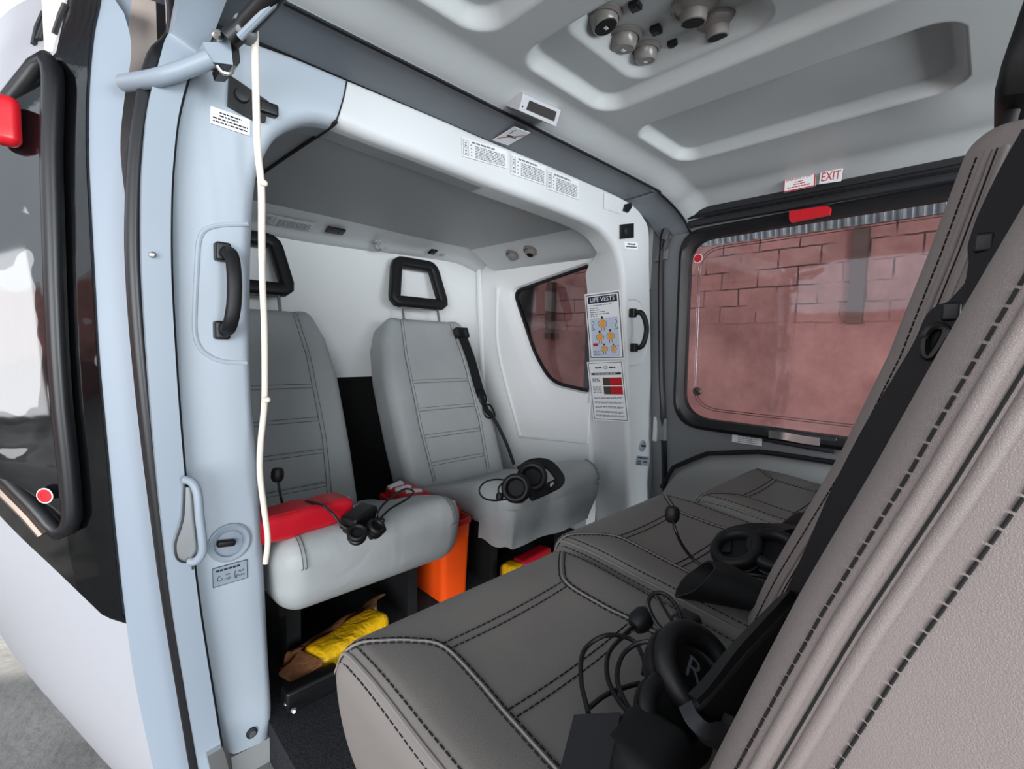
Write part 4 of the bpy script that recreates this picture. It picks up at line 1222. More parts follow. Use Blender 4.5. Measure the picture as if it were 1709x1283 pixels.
# no-smoking sign on the dark strip
def draw_smoke(t, p, u, v, n, w, h):
    g = G(); rect(g, p, 0.26, 0.66, 0.44, 0.54); rect(g, p, 0.70, 0.78, 0.44, 0.54)
    g.tube([p(0.2, 0.36), p(0.26, 0.28), p(0.2, 0.2), p(0.28, 0.12)], 0.0006, 5, sm=3); g.build('cigarette', M['ink'], t)
    g = G(); a, b = p(0.04, 0.80, .0004), p(0.97, 0.20, .0004); d = v * 0.0022
    g.add([a + d, a - d, b - d, b + d], [(0, 1, 2, 3)]); g.build('red_stroke', M['redink'], t)
zs = 1.2215
def strip_pt(px, py): return at(px, py, Z=zs)
A_, B_, C_ = strip_pt(858, 211), strip_pt(885, 221), strip_pt(842, 240)
placard3('no_smoking_sign', 'white no smoking sign on the dark ceiling strip', 'sign', A_, B_, C_, M['white'], 0.0012, draw_smoke)

# little display box on the headliner
c = at(893, 186, Z=1.225)
t = thing('display_box', 'small white display box with dark screen on the headliner', 'display', c)
A_, B_ = at(873, 156, Z=1.247), at(936, 184, Z=1.247)
C_, D_ = at(928, 211, Z=1.214), at(866, 184, Z=1.214)
fc_ = [A_, B_, C_, D_]
back = [A_ + V((0, 0.03, 0.03)), B_ + V((0, 0.03, 0.03)), C_ + V((0, 0.05, 0.028)), D_ + V((0, 0.05, 0.028))]
g = G(); g.loft([fc_, back]); g.build('housing', M['paint_white'], t, sharp=20)
g = G(); u_ = (B_ - A_); v_ = (D_ - A_); nn = u_.cross(v_).normalized()
if nn.dot(CAM - A_) < 0: nn = -nn
def fp(a, b, e=0.0008): return A_ + u_ * a + v_ * b + nn * e
g.add([fp(0.18, 0.22), fp(0.90, 0.20), fp(0.90, 0.78), fp(0.16, 0.80)], [(0, 1, 2, 3)]); g.build('screen', M['screen'], t)
g = G(); g.lathe([(0.0018, 0), (0.0018, 0.001), (0, 0.001)], fp(0.06, 0.72, 0), nn, 10); g.build('indicator', M['ink'], t)

# overhead panel: lamps, nozzles and switches in the inner recess
PZ_ = 1.262 + 0.026 + 0.034
def overhead_lamp(name, label, cat, px, py, R, tilt, hole, group, Z=PZ_, dark=False):
    c = at(px, py, Z=Z - 0.014); c.z = Z
    t = thing(name, label, cat, c, group)
    ax = V(tilt).normalized()
    g = G(); g.lathe([(R * 1.25, 0.0), (R * 1.25, 0.003), (R * 1.05, 0.007), (R, 0.006), (R * 0.98, 0)], c, (0, 0, -1), 28); g.build('bezel', M['duct'], t)
    g = G()
    if hole:
        g.lathe([(R * 1.15, -0.006), (R * 1.15, 0.003), (R * 1.0, 0.008), (R * 0.74, 0.012), (R * 0.68, 0.027), (R * 0.60, 0.028), (R * 0.54, 0.014), (0, 0.012)], c, ax, 28); g.build('nozzle', M['duct'], t)
        g = G(); g.lathe([(R * 0.595, 0.0275), (R * 0.53, 0.0150), (0, 0.0130), (0, 0.0140), (R * 0.52, 0.0160), (R * 0.59, 0.0282)], c, ax, 24); g.build('opening', M['matte'], t)
    else:
        g.lathe([(R * 0.98, -0.008), (R * 0.98, 0.003), (R * 0.82, 0.020), (R * 0.74, 0.022), (R * 0.70, 0.021), (0, 0.0215)], c, ax, 28); g.build('lens', M['amber'], t)
        if dark: g = G(); g.lathe([(R * 0.70, 0.0212), (R * 0.66, 0.0225), (0, 0.0232), (0, 0.022)], c, ax, 24); g.build('dark_glass', M['matte'], t)
        g = G(); g.box(c + ax * 0.0236, (R * 0.30, R * 0.2, 0.001)); g.build('painted_glint', M['label'], t)  # pale plate painted as a highlight on the lens
    return t
ol = 'overhead lamps and air nozzles'
overhead_lamp('reading_lamp', 'round brown overhead lamp in the recess, closest to the doorway', 'lamp', 1006, 40, 0.028, (0.1, -0.25, -1), False, ol, dark=True)
overhead_lamp('reading_lamp', 'round overhead lamp between the dark lamp and the smallest lamp', 'lamp', 1041, 74, 0.028, (0.1, 0.1, -1), False, ol)
overhead_lamp('reading_lamp', 'smallest overhead lamp at the edge of the recess', 'lamp', 1077, 94, 0.024, (0.15, 0.05, -1), False, ol)
overhead_lamp('air_nozzle', 'larger overhead air nozzle with a dark round mouth', 'air nozzle', 1158, 22, 0.032, (0.15, 0.1, -1), True, ol)
overhead_lamp('air_nozzle', 'overhead air nozzle tilted sideways next to the larger nozzle', 'air nozzle', 1196, 48, 0.028, (0.2, 0.0, -1), True, ol)
for px, py, lab in ((1060, 10, 'black square overhead switch above the dark overhead lamp'), (1095, 50, 'black square overhead switch in the middle of the recess'), (1124, 74, 'black square overhead switch below the air nozzles')):
    c = at(px, py, Z=PZ_ - 0.004)
    g = G(); g.rbox(c, (0.021, 0.019, 0.010), 0.002, (1, 1, 1), 2, M=Matrix.Rotation(0.15, 3, 'Z')); t = g.build('switch', M['black'], label=lab, cat='switch', group='square overhead switches')
    G().box(c + V((0, 0, -0.0055)), (0.009, 0.009, 0.001)).build('rocker', M['charcoal'], t)

# alcove ledge fittings (on the sloping ledge)
LN = V((0, 0.026, 0.08)).cross(V((1, 0, 0))).normalized()
lp0 = V((0.8, 1.655, 1.118))
lnorm = V((0, -0.32, -0.95)).normalized()
def LP(px, py, d=0.0): return rayplane(px, py, lp0 + lnorm * (0.016 + d), lnorm)
placard3('placard', 'long faint placard on the ledge above the seat by the near pillar', 'sign', LP(445, 357), LP(527, 373), LP(442, 372), M['label'], 0.001,
         lambda t, p, u, v, n, w, h: draw_lines(t, p, u, v, n, w, h, 41, False))
def socket(label, px, py, sx, sy, face=False):
    c = LP(px, py, 0.002)
    g = G(); g.rbox(c, (sx, sy, 0.008), 0.002, (1, 1, 1), 2, M=Matrix((V((1, 0, 0)), lnorm.cross(V((1, 0, 0))), lnorm)).transposed())
    t = g.build('socket', M['black'], label=label, cat='socket', group='black sockets on the ledge')
    for k in (-1, 1):
        G().lathe([(0.005, 0), (0.004, 0.002), (0, 0.002)], c + V((k * sx * 0.22, 0, 0)) + lnorm * 0.004, lnorm, 12).build('jack', M['charcoal'], t)
socket('wider black socket on the ledge above the seat by the near pillar', 560, 385, 0.062, 0.034)
socket('small black socket on the ledge above the belted rear seat', 722, 420, 0.030, 0.032)
c = LP(738, 424)
G().lathe([(0.013, 0), (0.013, 0.003), (0.008, 0.006), (0, 0.007)], c, lnorm, 18).build('button', M['lowceil'], label='round grey button beside the small black ledge socket', cat='button')
c = LP(628, 404)
t = thing('coat_hook', 'white two-pronged coat hook on the ledge between the headrests', 'hook', c)
g = G(); g.rbox(c, (0.026, 0.03, 0.010), 0.003, (2, 2, 2), 3); g.build('plate', M['paint_white'], t)
g = G()
for dy in (-0.016, 0.02):
    b = c + V((0.0, dy, 0)) ; g.tube([b, b + lnorm * 0.02, b + lnorm * 0.028 + V((0.012, 0, 0)), b + lnorm * 0.02 + V((0.03, 0, 0.0))], 0.004, 8, sm=4)
g.build('prong', M['paint_white'], t)
# lamp and nozzle in the far upper corner of the alcove
cn = V((-0.4, -0.15, -0.9)).normalized()
for nm, lab, ct, px, py, hole in (('reading_lamp', 'round lamp above the slanted side window', 'lamp', 856, 425, False), ('air_nozzle', 'air nozzle above the slanted side window', 'air nozzle', 886, 418, True)):
    lo, hi = 0.5, 2.5; d_ = ROT @ _pix(px, py)
    for k in range(40):
        m_ = (lo + hi) / 2; q = CAM + d_ * m_
        if q.z < alc_z(q.x, q.y): lo = m_
        else: hi = m_
    c = CAM + d_ * lo
    t = thing(nm, lab, ct, c, 'lamp and nozzle above the slanted window')
    R = 0.026
    g = G(); g.lathe([(R * 1.2, -0.03), (R * 1.2, 0.003), (R, 0.006), (R * 0.9, 0.0), (0, 0.0)], c, cn, 24); g.build('bezel', M['duct'], t)
    g = G(); g.lathe([(R * 0.88, 0), (R * 0.85, 0.012), (R * 0.55, 0.02), (R * 0.45 if hole else 0, 0.021)], c, cn, 24); g.build('nozzle' if hole else 'lens', M['duct'] if hole else M['amber'], t)
    if hole: g = G(); g.lathe([(R * 0.5, 0.0215), (0, 0.0215), (0, 0.022), (R * 0.5, 0.022)], c, cn, 20); g.build('opening', M['matte'], t)

# far pillar: sockets, little labels, notices
def block(name, label, cat, pts, plane, th, m, nrm=(0, -1, 0)):
    g = G(); g.poly([at(px, py, **plane) for px, py in pts], V(nrm) * th); return g.build(name, m, label=label, cat=cat, sharp=25)
t = block('socket', 'slanted black socket at the beam end above the far pillar', 'socket', ((1042, 341), (1051, 339), (1052, 347), (1046, 355), (1039, 352)), dict(Y=0.8985), 0.006, M['black'])
t = block('socket', 'square black socket on the far pillar above the tiny white label', 'socket', ((1034, 375), (1055, 373), (1055, 397), (1034, 399)), dict(Y=0.8985), 0.007, M['black'])
G().lathe([(0.010, 0), (0.010, 0.002), (0.004, 0.003), (0, 0.001)], at(1044, 386, Y=0.891), (0, -1, 0), 16).build('jack', M['charcoal'], t)
def draw2(t, p, u, v, n, w, h):
    g = G(); bars(g, p, u, v, n, w, h, [(0.2, 0.8, 0.3, 0.22), (0.08, 0.92, 0.68, 0.2)], 8); g.build('lettering', M['ink'], t)
placard('placard', 'tiny white label under the square black socket', 'sign', (1042, 403), (1064, 405), (1042, 415), None, 0.001, draw2, Y=0.8985)
def draw_vest(t, p, u, v, n, w, h):
    g = G(); frame(g, p, 0.03, 0.97, 0.025, 0.975, 0.022, 0.012); g.build('border', M['navy'], t)
    g = G(); rect(g, p, 0.09, 0.91, 0.055, 0.155); g.build('heading_band', M['navy'], t)
    g = G(); g.text('LIFE VESTS', h * 0.088, p(0.5, 0.105, 0.0005), u, v, n, 'CENTER', fit=w * 0.68); g.build('lettering', M['white'], t)
    g = G(); bars(g, p, u, v, n, w, h, [(0.13, 0.75, 0.185, 0.010), (0.13, 0.36, 0.225, 0.012), (0.13, 0.42, 0.255, 0.012), (0.13, 0.55, 0.285, 0.012), (0.13, 0.66, 0.315, 0.012), (0.13, 0.33, 0.345, 0.012),
                                    (0.13, 0.35, 0.875, 0.012), (0.13, 0.33, 0.90, 0.012), (0.13, 0.37, 0.925, 0.012), (0.7, 0.9, 0.8, 0.012)], 9); g.build('small_print', M['inkgrey'], t)
    g = G(); rect(g, p, 0.11, 0.89, 0.375, 0.955); g.build('picture_field', M['blueink'], t)
    for fx_, fy, k in ((0.46, 0.45, 1.2), (0.36, 0.65, 1.1), (0.66, 0.64, 1.1), (0.46, 0.83, 0.9), (0.72, 0.83, 0.8)):
        g = G(); q = lambda x, y, e=0.0006: p(fx_ + x * k, fy + y * k, e)
        g.add([q(-0.05, 0.06), q(-0.065, 0.0), q(-0.03, -0.045), q(0.03, -0.045), q(0.065, 0.0), q(0.05, 0.06)], [(0, 1, 2, 3, 4, 5)]); g.build('vest', M['orangeink'], t)
        g = G(); g.lathe([(0.004 * k, 0), (0.004 * k, 0.0004), (0, 0.0004)], q(0, -0.065), n, 12)
        for s in (-1, 1): g.tube([q(0.05 * s, -0.03), q(0.10 * s, 0.0), q(0.07 * s, 0.05)], 0.0008, 5, sm=3); g.tube([q(0.03 * s, 0.06), q(0.035 * s, 0.10)], 0.0009, 5)
        g.build('figure', M['ink'], t)
    for fx_, fy in ((0.17, 0.47), (0.82, 0.47)):
        g = G(); g.tube([p(fx_, fy - 0.06), p(fx_ + 0.05, fy - 0.02), p(fx_ - 0.02, fy + 0.03), p(fx_ + 0.06, fy + 0.07), p(fx_ - 0.03, fy + 0.08)], 0.0009, 5, sm=4); g.build('figure', M['ink'], t)
    g = G(); rect(g, p, 0.14, 0.29, 0.75, 0.79, 0.0006); g.build('red_mark', M['redink'], t)
_f0, _f1 = at(1043, 540, Y=0.9), at(1049, 740, Y=0.9)
_fn = (_f1 - _f0).cross(V((0, 1, 0))).normalized()
def flank(px, py): return rayplane(px, py, _f0 + V((-0.0045, 0, 0)), _fn)
placard3('life_vest_notice', 'framed notice headed LIFE VESTS on the far pillar flank', 'notice', flank(976, 491), flank(1035, 483), flank(983, 600), None, 0.002, draw_vest)
def draw_notice(t, p, u, v, n, w, h):
    g = G(); frame(g, p, 0.03, 0.97, 0.02, 0.98, 0.02, 0.010); g.build('border', M['inkgrey'], t)
    g = G()
    bars(g, p, u, v, n, w, h, [(0.22, 0.42, 0.105, 0.022), (0.62, 0.80, 0.105, 0.022)], 12)
    g.tube([p(0.52 + 0.055 * cos(a), 0.105 + 0.026 * sin(a)) for a in frange(0, 2 * pi, 16)], 0.0007, 5); g.tube([p(0.49, 0.125), p(0.57, 0.085)], 0.0006, 5)
    rect(g, p, 0.09, 0.92, 0.19, 0.225)
    g.build('heading', M['ink'], t)
    g = G(); bars(g, p, u, v, n, w, h, [(0.2, 0.8, 0.2075, 0.012)], 14); g.v = [q + n * 0.0006 for q in g.v]; g.build('heading_lettering', M['white'], t)
    rows = [(0.10, 0.32, 0.275 + 0.02 * k, 0.010) for k in range(4)] + [(0.10, 0.34, 0.42 + 0.02 * k, 0.008) for k in range(6)]
    for b0_ in (0.60, 0.68, 0.76, 0.84, 0.905): rows += [(0.10, 0.9, b0_, 0.009), (0.10, 0.86, b0_ + 0.018, 0.009)]
    g = G(); bars(g, p, u, v, n, w, h, rows, 15); g.build('small_print', M['ink'], t)
    for y0, y1 in ((0.27, 0.40), (0.415, 0.55)):
        g = G(); rect(g, p, 0.40, 0.60, y0, y1); g.build('photo_field', M['bronze'], t)
        g = G(); rect(g, p, 0.60, 0.92, y0, y1); g.build('red_field', M['redink'], t)
placard3('passenger_notice', 'framed white notice with red blocks below the life vest notice', 'notice', flank(980, 604), flank(1040, 601), flank(984, 700), None, 0.002, draw_notice)

# EXIT signs on the far side of the headliner
def headlin(px, py):
    d = ROT @ _pix(px, py); lo, hi = 0.3, 4.0
    for k in range(50):
        m_ = (lo + hi) / 2; p = CAM + d * m_
        if p.z < ceil_z(p.x, p.y): lo = m_
        else: hi = m_
    return CAM + d * (lo - 0.004)
sgx = headlin(1370, 297).x - 0.012
def sg(px, py): return at(px, py, X=sgx)
def draw_exit(t, p, u, v, n, w, h):
    g = G(); g.text('EXIT', h * 1.02, p(0.5, 0.5), u, v, n, 'CENTER', fit=w * 0.86); g.build('lettering', M['redink'], t)
def draw_em(t, p, u, v, n, w, h):
    g = G(); frame(g, p, 0.0, 1.0, 0.0, 1.0, 0.035, 0.075); g.build('border', M['redink'], t)
    g = G(); g.text('EMERGENCY EXIT', h * 0.21, p(0.5, 0.27), u, v, n, 'CENTER', fit=w * 0.84)
    bars(g, p, u, v, n, w, h, [(0.36, 0.62, 0.48, 0.06), (0.32, 0.68, 0.62, 0.06), (0.14, 0.84, 0.78, 0.07)], 17); g.build('lettering', M['redink'], t)
placard3('emergency_exit_sign', 'red bordered EMERGENCY EXIT sign above the far window', 'sign', sg(1309, 296), sg(1362, 284), sg(1311, 321), None, 0.0015, draw_em)
placard3('exit_sign', 'small white EXIT sign in red letters above the far window', 'sign', sg(1370, 287), sg(1407, 281), sg(1371, 307), None, 0.0015, draw_exit)

# far door fittings
c = at(1351, 357, X=1.60)
t = door2
q = [at(px, py, X=1.60) for px, py in ((1317, 352), (1380, 343), (1386, 347), (1384, 358), (1320, 371), (1317, 366))]
G().poly(q, (0.014, 0, 0)).build('emergency_handle', M['red_p'], door2, 'red pull handle', sharp=20)
G().poly([p + V((0.012, 0, 0.006)) for p in q], (0.02, 0, 0)).build('bracket', M['rubber'], door2)
disc_ring('marker_sticker', 'small red ring sticker in the upper corner of the far window', at(1165, 431, X=FX + 0.0035), (-1, 0, 0), 0.0165, M['redink'], group='red ring stickers on windows')
c = at(1164, 653, X=FX + 0.003)
t = G().lathe([(0.015, 0), (0.015, 0.005), (0.011, 0.009), (0, 0.009)], c, (-1, 0, 0), 20).build('window_plug', M['bronze'], label='dark round plug in the lower corner of the far window', cat='plug')
G().box(c + V((-0.0095, 0, 0)), (0.001, 0.022, 0.003), Matrix.Rotation(0.7, 3, 'X')).build('slot', M['matte'], t)
def draw_door(t, p, u, v, n, w, h):
    g = G(); bars(g, p, u, v, n, w, h, [(0.2, 0.85, 0.1 + 0.115 * k, 0.05) for k in range(8)], 19); g.build('lettering', M['inkgrey'], t)
placard('placard', 'grey printed placard on the far door beside the bright latch handle', 'sign', (1223, 711), (1273, 717), (1221, 737), M['label'], 0.0012, draw_door, X=1.634)
c = at(1330, 731, X=1.62)
g = G(); g.rbox(at(1332, 733, X=1.632), (0.012, 0.20, 0.05), 0.005, (2, 4, 2), 3, M=Matrix.Rotation(0.03, 3, 'X')); t = g.build('recess_plate', M['charcoal'], door2)
g = G(); g.tube([at(1284, 724, X=1.622), at(1308, 727, X=1.615), at(1340, 733, X=1.618), at(1369, 737, X=1.622)], 1, flat=(0.024, 0.010), nrm=(-1, 0, 0), sm=4); g.build('door_handle', M['chrome'], t, 'bright metal latch handle')
def draw_small(t, p, u, v, n, w, h):
    g = G(); bars(g, p, u, v, n, w, h, [(0.1, 0.9, 0.5, 0.4)], 21); g.build('lettering', M['inkgrey'], t)
placard('placard', 'faint marking on the far door past the bright latch handle', 'sign', (1388, 736), (1408, 738), (1387, 746), M['slate'], 0.0008, draw_small, X=1.634)
# white latch keeper on the far pillar edge
g = G(); g.rbox(at(1095, 715, Y=0.886), (0.022, 0.02, 0.10), 0.006, (2, 2, 4), 3)
t = g.build('latch_keeper', M['panel'], label='pale latch keeper on the edge of the far pillar', cat='latch')
G().rbox(at(1106, 716, X=1.627), (0.02, 0.03, 0.085), 0.004, (2, 2, 3), 3).build('striker', M['slate'], t)

# ================================================================ headsets, pouches and the things on the floor
def ear_cup(t, c, axis, R, D=0.05, name='ear_cup', letter=None):
    """cup with shell on the far side of axis and cushion facing along axis"""
    ax = V(axis).normalized(); c = V(c)
    g = G(); g.lathe([(0, -D * 0.62), (R * 0.55, -D * 0.60), (R * 0.86, -D * 0.46), (R * 0.98, -D * 0.2), (R * 0.98, -D * 0.05), (R * 0.9, 0), (0, 0)], c, ax, 32)
    cup = g.build(name, M['black'], t)
    g = G(); ring = [(R * 0.56, 0.0)] + [(R * 0.78 + R * 0.22 * cos(a), D * 0.20 + D * 0.24 * sin(a)) for a in frange(-pi / 2, pi * 1.0, 12)] + [(R * 0.56, 0.0)]
    g.lathe(ring, c, ax, 40); g.build('ear_cushion', M['softblack'], cup)
    g = G(); g.lathe([(R * 0.6, 0.001), (R * 0.6, 0.004), (0, 0.005)], c, ax, 24); g.build('ear_lining', M['matte'], cup)
    if letter:
        u = V(letter[1]); u = (u - ax * u.dot(ax)).normalized(); v = ax.cross(u)
        g = G(); g.text(letter[0], R * 0.72, c + ax * 0.0056, u, v, ax, 'CENTER'); g.build('lettering', M['inkgrey'], cup)
    return cup
def cable(t, pts, r=0.0026, name='cable'):
    g = G(); g.tube(pts, r, 8, sm=8); return g.build(name, M['rubber'], t)
def mic(t, pts, tip_axis, R=0.011, L=0.026):
    g = G(); g.tube(pts, 0.0026, 8, sm=8); b = g.build('microphone_boom', M['rubber'], t)
    a = V(tip_axis).normalized()
    g = G(); g.lathe([(0, -L / 2), (R * 0.7, -L * 0.46), (R, -L * 0.2), (R, L * 0.2), (R * 0.75, L * 0.44), (0, L / 2)], pts[0], a, 20); g.build('microphone', M['softblack'], b)
def z_at(L, **k): return [at(px, py, Z=z) for px, py, z in L]

def rear_z(y): return 0.333 - 0.115 * smooth(-0.24, 0.30, y - 1.135)
def rear_at(px, py, lift):
    """point on the rear cushions, raised by lift"""
    z = 0.33 + lift
    for k in range(30): q = at(px, py, Z=z); z = 0.6 * z + 0.4 * (rear_z(q.y) + lift)
    return q
def ra(L): return [rear_at(*l) for l in L]
hg = 'black headsets on the seats'
# --- headset with cable loops on the nearest seat
t = thing('headset', 'black headset with cable loops and an R inside its ear cup', 'headset', at(1120, 1150, Z=0.37), hg)
ear_cup(t, at(1152, 1122, Z=0.402), (-0.11, -0.59, 0.65), 0.046, 0.05, letter=('R', (0.4, -0.48, -0.78)))
ear_cup(t, at(1122, 1200, Z=0.384), (-0.11, -0.59, 0.65), 0.038, 0.03)
g = G()
bp = [at(1182, 1214, Z=0.412), at(1220, 1172, Z=0.424), at(1258, 1126, Z=0.430), at(1298, 1080, Z=0.430), at(1332, 1040, Z=0.422), at(1350, 1022, Z=0.395)]
g.tube(bp, 1, flat=(0.010, 0.060), nrm=(0.55, -0.4, -0.72), sm=6); hb = g.build('headband', M['softblack'], t)
g = G(); g.tube([p + V((-0.012, 0.008, 0.018)) for p in bp], 0.0045, 8, sm=6); g.build('band_edge', M['charcoal'], hb)
g = G(); g.tube([at(1150, 1182, Z=0.428), at(1162, 1206, Z=0.425), at(1184, 1224, Z=0.42), at(1214, 1226, Z=0.415), at(1226, 1204, Z=0.42)], 1, flat=(0.012, 0.014), nrm=(-0.6, 0.2, 0.7), sm=4); g.build('yoke', M['charcoal'], t)
g = G(); g.lathe([(0.004, 0), (0.004, 0.003), (0, 0.004)], at(1318, 1016, Z=0.436), (-0.5, 0.2, 0.8), 12); g.build('pivot', M['steel'], t)
g = G(); g.rbox(at(1145, 1040, Z=0.395), (0.03, 0.03, 0.024), 0.008, (2, 2, 2), 4); g.build('hinge', M['black'], t)
mic(t, z_at([(1070, 1034, .392), (1042, 1058, .384), (1016, 1090, .38), (1014, 1130, .378), (1030, 1165, .378), (1052, 1192, .382)]), (0.8, -0.2, 0.4), 0.0135, 0.028)
cable(t, z_at([(982, 1190, .375), (970, 1135, .377), (975, 1085, .385), (1012, 1060, .397), (1055, 1068, .392), (1074, 1100, .383), (1074, 1125, .38)]))
cable(t, z_at([(1197, 1118, .42), (1165, 1088, .42), (1120, 1072, .415), (1070, 1072, .402), (1040, 1092, .392), (1030, 1130, .385), (1044, 1172, .38), (1075, 1212, .383)]))
cable(t, z_at([(1124, 1066, .39), (1096, 1040, .395), (1082, 1008, .41), (1092, 990, .42), (1114, 994, .42), (1134, 1022, .41), (1138, 1058, .395)]))
cable(t, z_at([(1138, 1062, .392), (1112, 1020, .395), (1098, 994, .40)]), 0.002)
cable(t, z_at([(984, 1180, .372), (1010, 1160, .373), (1045, 1146, .374), (1068, 1140, .376)]))
g = G(); q = [at(px, py, Z=0.402) for px, py in ((958, 1192), (1036, 1188), (1012, 1300), (930, 1300))]
g.poly(q, (0.004, 0.0, -0.028)); g.build('control_box', M['charcoal'], t, sharp=20)
g = G(); g.rbox(at(1075, 1255, Z=0.385), (0.07, 0.06, 0.035), 0.014, (3, 3, 3), 4); g.build('padding', M['matte'], t)

# --- middle seat: black pouch, headset with gooseneck
t = thing('pouch', 'open black fabric pouch lying on the middle front seat', 'pouch', at(1230, 985, Z=0.36))
loops = []
pa = [at(1160, 966, Z=0.396), at(1205, 974, Z=0.394), at(1255, 990, Z=0.390), at(1305, 1008, Z=0.384)]
wd = [(0.034, 0.030), (0.033, 0.028), (0.029, 0.021), (0.020, 0.012)]
for p, (w, h) in zip(pa, wd):
    d = (pa[-1] - pa[0]).normalized(); B = V((0, 0, 1)); S = d.cross(B).normalized()
    k_ = 0.026 if p is pa[0] else (0.014 if p is pa[1] else 0.0)
    loops.append([p + S * (w * cos(a)) + B * (h * sin(a) * (1 + 0.12 * sin(3 * a))) + d * (k_ * sin(a)) for a in frange(0, 2 * pi, 24)[:-1]])
inner = [[pa[0] + (p - pa[0]) * 0.9 for p in loops[0]], [pa[1] + (p - pa[1]) * 0.8 for p in loops[1]]]
g = G(); g.loft([inner[1], inner[0]] + loops, True, True); g.build('body', M['webbing'], t)
g = G(); g.rbox(at(1150, 984, Z=0.366), (0.035, 0.012, 0.008), 0.003, (2, 2, 2), 3, M=Matrix.Rotation(-0.5, 3, 'Z')); g.build('buckle', M['steel'], t)
g = G(); g.tube(z_at([(1280, 1000, .385), (1310, 1012, .38), (1335, 1022, .38)]), 1, flat=(0.03, 0.004), nrm=(0, 0, 1), sm=4); g.build('strap', M['webbing'], t)
t = thing('headset', 'black headset with upright gooseneck microphone on the middle front seat', 'headset', at(1250, 920, Z=0.365), hg)
ear_cup(t, at(1232, 922, Z=0.392), (-0.5, 0.2, 0.85), 0.042, 0.045)
ear_cup(t, at(1292, 925, Z=0.40), (-0.45, -0.1, 0.9), 0.042, 0.045)
g = G(); g.tube(z_at([(1205, 925, .385), (1212, 898, .40), (1250, 886, .412), (1295, 884, .415), (1330, 880, .41), (1345, 872, .40)]), 1, flat=(0.030, 0.011), nrm=(-0.4, 0.2, 0.9), sm=6); g.build('headband', M['softblack'], t)
mic(t, [at(1122, 858, Z=0.455), at(1126, 880, Z=0.44), at(1138, 908, Z=0.415), at(1156, 932, Z=0.395), at(1172, 944, Z=0.388)], (0.05, 0.0, 1), 0.0115, 0.027)
cable(t, z_at([(1205, 930, .38), (1225, 955, .384), (1262, 960, .39), (1300, 968, .388)]))
cable(t, z_at([(1345, 884, .372), (1330, 878, .385), (1320, 884, .378), (1300, 900, .372)]), 0.002)
t = G().rbox(at(1345, 888, Z=0.395), (0.10, 0.07, 0.05), 0.02, (3, 3, 3), 4).build('pouch', M['webbing'], label='small dark pouch behind the headset at the middle seat backrest', cat='pouch')

# --- belted rear seat: folded headset
t = thing('headset', 'folded black headset lying on the cushion of the belted rear seat', 'headset', at(880, 815, Z=0.335), hg)
zc_ = 0.365
ear_cup(t, rear_at(862, 815, 0.040), (-0.75, -0.5, 0.35), 0.036, 0.048)
ear_cup(t, rear_at(888, 797, 0.046), (-0.6, -0.55, 0.5), 0.040, 0.045)
g = G(); g.tube(ra([(868, 786, 0.06), (888, 774, 0.075), (912, 774, 0.07), (928, 788, 0.052), (934, 803, 0.030), (916, 814, 0.018), (884, 828, 0.016)]), 1, flat=(0.026, 0.010), nrm=(-0.4, -0.6, 0.7), sm=6); g.build('headband', M['black'], t)
g = G(); g.box(rear_at(920, 809, 0.026) + V((-0.004, -0.006, 0.004)), (0.02, 0.003, 0.006), Matrix.Rotation(0.4, 3, 'Z')); g.build('badge', M['label'], t)
cable(t, ra([(858, 806, 0.03), (835, 800, 0.03), (812, 803, 0.022), (800, 816, 0.010), (806, 830, 0.005), (825, 835, 0.004), (850, 832, 0.004)]), 0.0024)
mic(t, ra([(834, 828, 0.012), (832, 815, 0.015), (840, 806, 0.022), (856, 803, 0.03)]), (0.3, 0.1, 1), 0.0095, 0.02)

# --- rear seat by the near pillar: red pouch, headset with upright microphone
c = at(512, 893, Y=0.962)
zt = 0.338
g = G()
def pf(p): return (p.x, p.y * (1 - 0.12 * abs(p.x / 0.125)), p.z * (1 - 0.10 * (p.x / 0.125) ** 2) + 0.0012 * sin(p.x * 90))
g.rbox((0.322, 0.955, zt + 0.026), (0.25, 0.085, 0.054), 0.017, (16, 6, 3), 4, M=Matrix.Rotation(0.10, 3, 'Z'), fn=pf)
t = g.build('red_pouch', M['red'], label='long padded red pouch on the rear seat beside the near pillar', cat='pouch')
g = G(); g.tube([V((0.322 + x, 0.955 - 0.030 + x * 0.10, zt + 0.052 - 0.10 * (x / 0.125) ** 2 * 0.027)) for x in frange(-0.11, 0.115, 16)], 0.0012, 6); g.build('seam', M['redink'], t)
g = G(); g.tube([V((0.446, 0.962, zt + 0.045)), V((0.452, 0.955, zt + 0.03)), V((0.454, 0.945, zt + 0.016)), V((0.470, 0.935, zt + 0.010))], 0.002, 6, sm=4); g.build('drawstring', M['rope'], t)
t = thing('headset', 'black headset with upright microphone behind the red pouch on the rear seat', 'headset', at(605, 880, Z=0.335), hg)
g = G(); g.rbox(rear_at(601, 866, 0.022), (0.066, 0.046, 0.040), 0.007, (3, 3, 3), 3, M=Matrix.Rotation(0.35, 3, 'Z') @ Matrix.Rotation(-0.2, 3, 'Y')); g.build('control_box', M['black'], t)
ear_cup(t, rear_at(596, 892, 0.018), (-0.2, -0.5, 0.8), 0.019, 0.026)
ear_cup(t, rear_at(626, 882, 0.018), (0.2, -0.5, 0.8), 0.019, 0.026)
g = G(); g.tube(ra([(580, 888, 0.010), (604, 886, 0.014), (628, 876, 0.016), (640, 884, 0.008), (618, 896, 0.006)]), 0.006, 8, sm=5); g.build('headband', M['softblack'], t)
mic(t, [at(463, 792, Y=1.02), at(466, 815, Y=1.02), at(473, 850, Y=1.02), at(480, 882, Y=1.02), at(482, 900, Y=1.02)], (0.05, 0, 1), 0.0125, 0.030)
